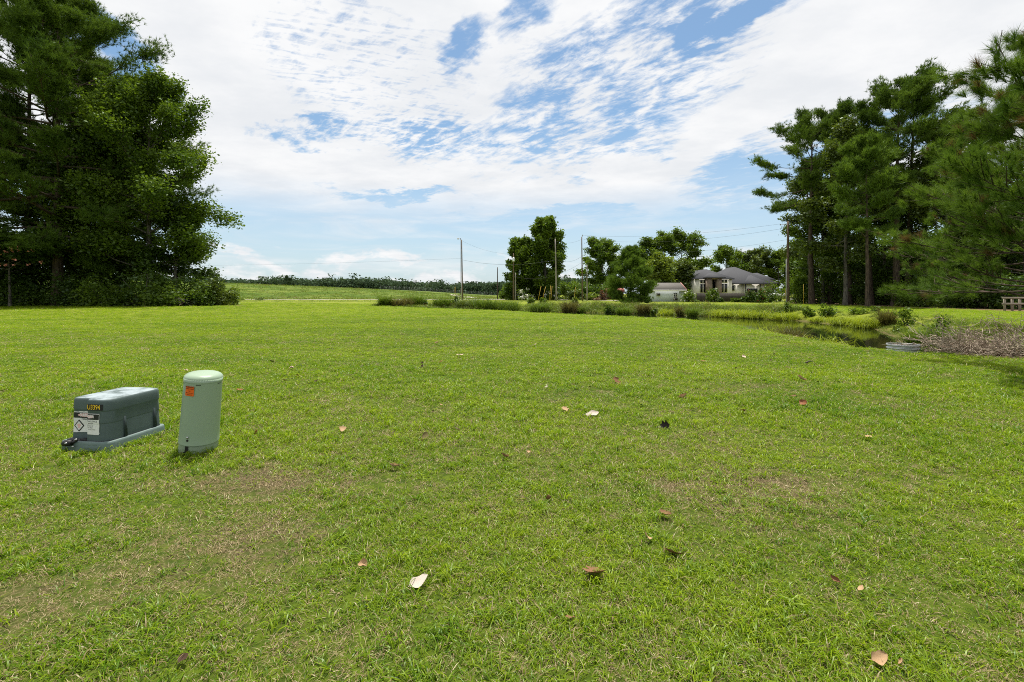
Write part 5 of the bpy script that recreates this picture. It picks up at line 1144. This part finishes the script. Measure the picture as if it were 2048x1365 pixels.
# ------------------------------------------------------------------ fallen leaves
LM = {k: None for k in ('tan', 'pale', 'brown', 'dark', 'red', 'white', 'black', 'olive')}
for k, c in (('tan', (.40, .26, .14)), ('pale', (.60, .46, .36)), ('brown', (.20, .10, .045)), ('dark', (.055, .028, .014)), ('red', (.24, .085, .035)), ('white', (.47, .40, .34)), ('black', (.018, .012, .010)), ('olive', (.15, .12, .04))):
    m = newmat(k + "_dead_leaf"); q = objco(); n1 = noise(q, 45, 5, .7); vn = noise(xyz(sep(q)[0] * 3, sep(q)[1] * 18, 0.0), 14, 3, .6)
    cc = mixc(sstep(mth('ADD', n1 * .6, vn * .4), .35, .65), tuple(x * .62 for x in c), tuple(min(1, x * 1.25) for x in c)); LM[k] = finish(m, principled(cc, .7, .3, bump=vn, bstr=.4, bdist=.003))
def leaf_mesh(seed, kind):
    r = R(seed); ns, nw = 12, 7; v = []; lob = kind == 'lobed'
    curl = {'curl': 2.8, 'cup': 1.5, 'flat': .6, 'lobed': 1.1, 'roll': 1.6}[kind] * r.uniform(.8, 1.2); cup = {'curl': .7, 'cup': 1.6, 'flat': 1.0, 'lobed': 1.0, 'roll': 3.4}[kind]
    ph = r.uniform(0, 6.28, 4); x = z = 0.0; a = -curl * .5; hwm = .34 if not lob else .46
    for i in range(ns + 1):
        s = i / ns; hw = hwm * (math.sin(math.pi * min(1, s * .93 + .05)) ** .75) * (1 + .10 * math.sin(9 * s + ph[0]))
        if lob: hw *= 1 + .42 * math.cos(s * 6.28 * 2.5 + .6)
        for j in range(nw):
            w = (j / (nw - 1) * 2 - 1); hw2 = hw * (1 + .12 * math.sin(7 * s + ph[1] + w)); th = w * cup * .5; R_ = hw2 / max(cup * .5, .01)
            yy, uu = R_ * math.sin(th), R_ * (1 - math.cos(th)); wv = .035 * math.sin(6 * s + ph[2] + 2 * w) * abs(w)
            v.append((x - math.sin(a) * (uu + wv), yy, z + math.cos(a) * (uu + wv)))
        x += math.cos(a) / ns; z += math.sin(a) / ns; a += curl / ns
    v = np.array(v); f = [(i*nw+j, i*nw+j+1, (i+1)*nw+j+1, (i+1)*nw+j) for i in range(ns) for j in range(nw - 1)]
    v[:, 0] -= .5 * (v[:, 0].max() + v[:, 0].min()); v[:, 2] -= v[:, 2].min()
    g = MB(); g.add(v, f); e = v[:nw].mean(0); g.tube([e, e + [-.12, .02, .02], e + [-.26, .05, .0]], [.014, .011, .007], 5)
    return g
fall = [
 (544, 725, 9, 'dark', 'cup', "dark brown leaf on the far left lawn beyond the pedestal"), (537, 740, 5, 'dark', 'roll', "tiny dark leaf just below the dark brown far left leaf"), (583, 738, 13, 'pale', 'curl', "pale tan curled leaf right of the two dark far left leaves"), (595, 752, 6, 'red', 'flat', "small reddish leaf just below the pale curled far left leaf"),
 (570, 763, 8, 'brown', 'roll', "small rolled brown leaf below the small reddish leaf"), (633, 764, 8, 'dark', 'cup', "dark cupped leaf right of the small rolled brown leaf"), (479, 782, 13, 'red', 'lobed', "reddish brown lobed leaf right of the pedestal top"), (724, 734, 6, 'dark', 'flat', "small dark leaf alone between the pale far left leaf and the lawn centre"),
 (761, 757, 10, 'pale', 'flat', "pale tan flat leaf lying alone left of the lawn centre"), (818, 714, 7, 'black', 'flat', "thin blackish leaf upper left of the dark curled pair"), (844, 729, 8, 'dark', 'curl', "upper dark curled leaf of the close pair near the lawn centre"), (845, 736, 11, 'dark', 'roll', "lower dark rolled leaf of the close pair near the lawn centre"),
 (881, 726, 8, 'red', 'flat', "small reddish leaf between the dark pair and the pinkish leaf"), (919, 713, 12, 'pale', 'lobed', "pinkish pale lobed leaf on the upper lawn centre"), (873, 687, 9, 'brown', 'flat', "flat brown leaf farthest back on the lawn centre"), (513, 867, 13, 'red', 'cup', "dark red upright cupped leaf right of the pedestal foot"),
 (686, 860, 17, 'tan', 'curl', "tan curled leaf between the pedestal and the lawn centre"), (866, 825, 7, 'dark', 'roll', "dark rolled leaf just below the small tan upright leaf"), (882, 812, 8, 'tan', 'cup', "small tan upright leaf just above the dark rolled one"), (913, 860, 11, 'pale', 'cup', "pale upright leaf right of the olive brown leaf"),
 (850, 873, 16, 'olive', 'flat', "olive brown leaf sunk in the grass left of the pale upright leaf"), (788, 934, 22, 'tan', 'roll', "long tan rolled leaf in the middle of the near lawn"), (1069, 691, 8, 'pale', 'flat', "small pinkish leaf far back right of the lawn centre"), (1233, 764, 18, 'brown', 'lobed', "star shaped brown leaf on the lawn right of centre"),
 (1092, 777, 10, 'white', 'curl', "small whitish leaf above the dark crumbs right of centre"), (1180, 776, 5, 'dark', 'cup', "tiny dark leaf left of the star shaped brown leaf"), (1110, 804, 11, 'black', 'flat', "blackish crumbled leaf below the small whitish leaf"), (1130, 820, 14, 'tan', 'lobed', "tan lobed leaf left of the big cream leaf"),
 (1185, 830, 23, 'white', 'flat', "big cream leaf lying flat on the lawn right of centre"), (1330, 852, 17, 'black', 'lobed', "very dark pointed leaf below the slender upright leaf"), (1368, 795, 19, 'tan', 'roll', "slender tan upright rolled leaf above the very dark leaf"), (1281, 811, 9, 'dark', 'flat', "small dark leaf between the cream leaf and the slender upright leaf"),
 (1323, 703, 6, 'dark', 'cup', "tiny dark leaf far back on the lawn right of centre"), (1405, 725, 9, 'red', 'flat', "small reddish leaf far back right of the tiny dark one"), (1471, 739, 6, 'dark', 'cup', "small dark leaf below the pinkish leaf on the right lawn"), (1488, 717, 10, 'pale', 'cup', "pinkish cupped leaf on the far right lawn"),
 (1542, 723, 5, 'dark', 'cup', "tiny dark leaf just below the tiny pale leaf on the right lawn"), (1548, 711, 6, 'pale', 'flat', "tiny pale leaf far back on the right lawn near the bank"), (1603, 761, 18, 'tan', 'roll', "long brown rolled leaf on the right lawn"), (1636, 766, 6, 'dark', 'flat', "tiny dark leaf right of the long brown rolled leaf"),
 (1587, 795, 12, 'brown', 'cup', "smaller brown leaf upper left of the big reddish one on the right lawn"), (1608, 808, 20, 'red', 'cup', "big reddish brown leaf on the right lawn"), (1488, 824, 13, 'brown', 'cup', "brown folded leaf left of the big reddish brown leaf"), (1057, 905, 10, 'tan', 'curl', "round tan leaf right of the brown curled leaf on the near lawn"),
 (1009, 914, 20, 'brown', 'roll', "brown curled leaf left of the round tan leaf on the near lawn"), (1098, 997, 15, 'brown', 'cup', "dark brown upright leaf on the near lawn centre"), (1330, 1028, 25, 'brown', 'cup', "brown cupped leaf on the near lawn right of centre"), (1295, 1075, 20, 'tan', 'curl', "thin tan curled leaf below the brown cupped near leaf"),
 (1346, 1106, 30, 'brown', 'lobed', "crumpled brown lobed leaf below the thin tan curled leaf"), (1188, 1145, 40, 'brown', 'lobed', "largest brown lobed leaf in the near lawn"), (838, 1163, 35, 'white', 'flat', "whitish broad leaf lying in the near lawn left of centre"), (725, 1131, 24, 'tan', 'curl', "tan curled leaf left of the whitish broad leaf"),
 (1140, 1234, 17, 'brown', 'flat', "small brown pointed leaf below the largest brown leaf"), (1672, 1160, 22, 'brown', 'roll', "thin brown rolled leaf on the near right lawn"), (1722, 1176, 12, 'tan', 'flat', "small tan leaf right of the thin brown rolled leaf"), (1757, 1315, 36, 'tan', 'cup', "large tan leaf near the bottom right corner"),
 (1803, 1325, 17, 'tan', 'roll', "small tan rolled leaf right of the large bottom right leaf"), (367, 1315, 24, 'dark', 'flat', "dark brown leaf at the bottom left"), (1737, 875, 14, 'tan', 'flat', "small tan leaf on the middle right lawn"), (372, 742, 10, 'pale', 'cup', "pale leaf behind the top of the green pedestal")]
for i, (px, py, w, c, kd, lab) in enumerate(fall):
    g_ = ground_at(px, py, .03); r = R(500 + i); s_ = max(.038, w / F * g_.y * (1.15 if kd == 'flat' and w > 20 else 1.1))
    me_o = leaf_mesh(500 + i, kd).build("fallen_leaf", LM[c], None, True); me_o.scale = (s_, s_, s_)
    me_o.location = (g_.x, g_.y, hgt(g_.x, g_.y) + .022 + .003 * min(g_.y, 10)); me_o.rotation_euler = (r.normal(0, .15 if kd == 'flat' else .4) + (.5 if 'upright' in lab else .3 if kd == 'flat' and w > 20 else 0), r.normal(0, .35) - (.7 if 'upright' in lab else .15), (r.uniform(-.6, .6) if kd == 'flat' and w > 20 else r.uniform(0, 6.28)))
    tag(me_o, lab, "leaf", "dead leaves fallen on the lawn")
STK = plain("dead_stick", (.06, .045, .035), .8); a = ground_at(1612, 726, .04); b = ground_at(1626, 723, .05); m = MB(); m.tube([a, (a + b) / 2 + Vector((0, 0, .02)), b], [.016, .014, .008], 6); tag(m.build("stick", STK), "short dark stick lying on the right lawn near the bank", "stick")
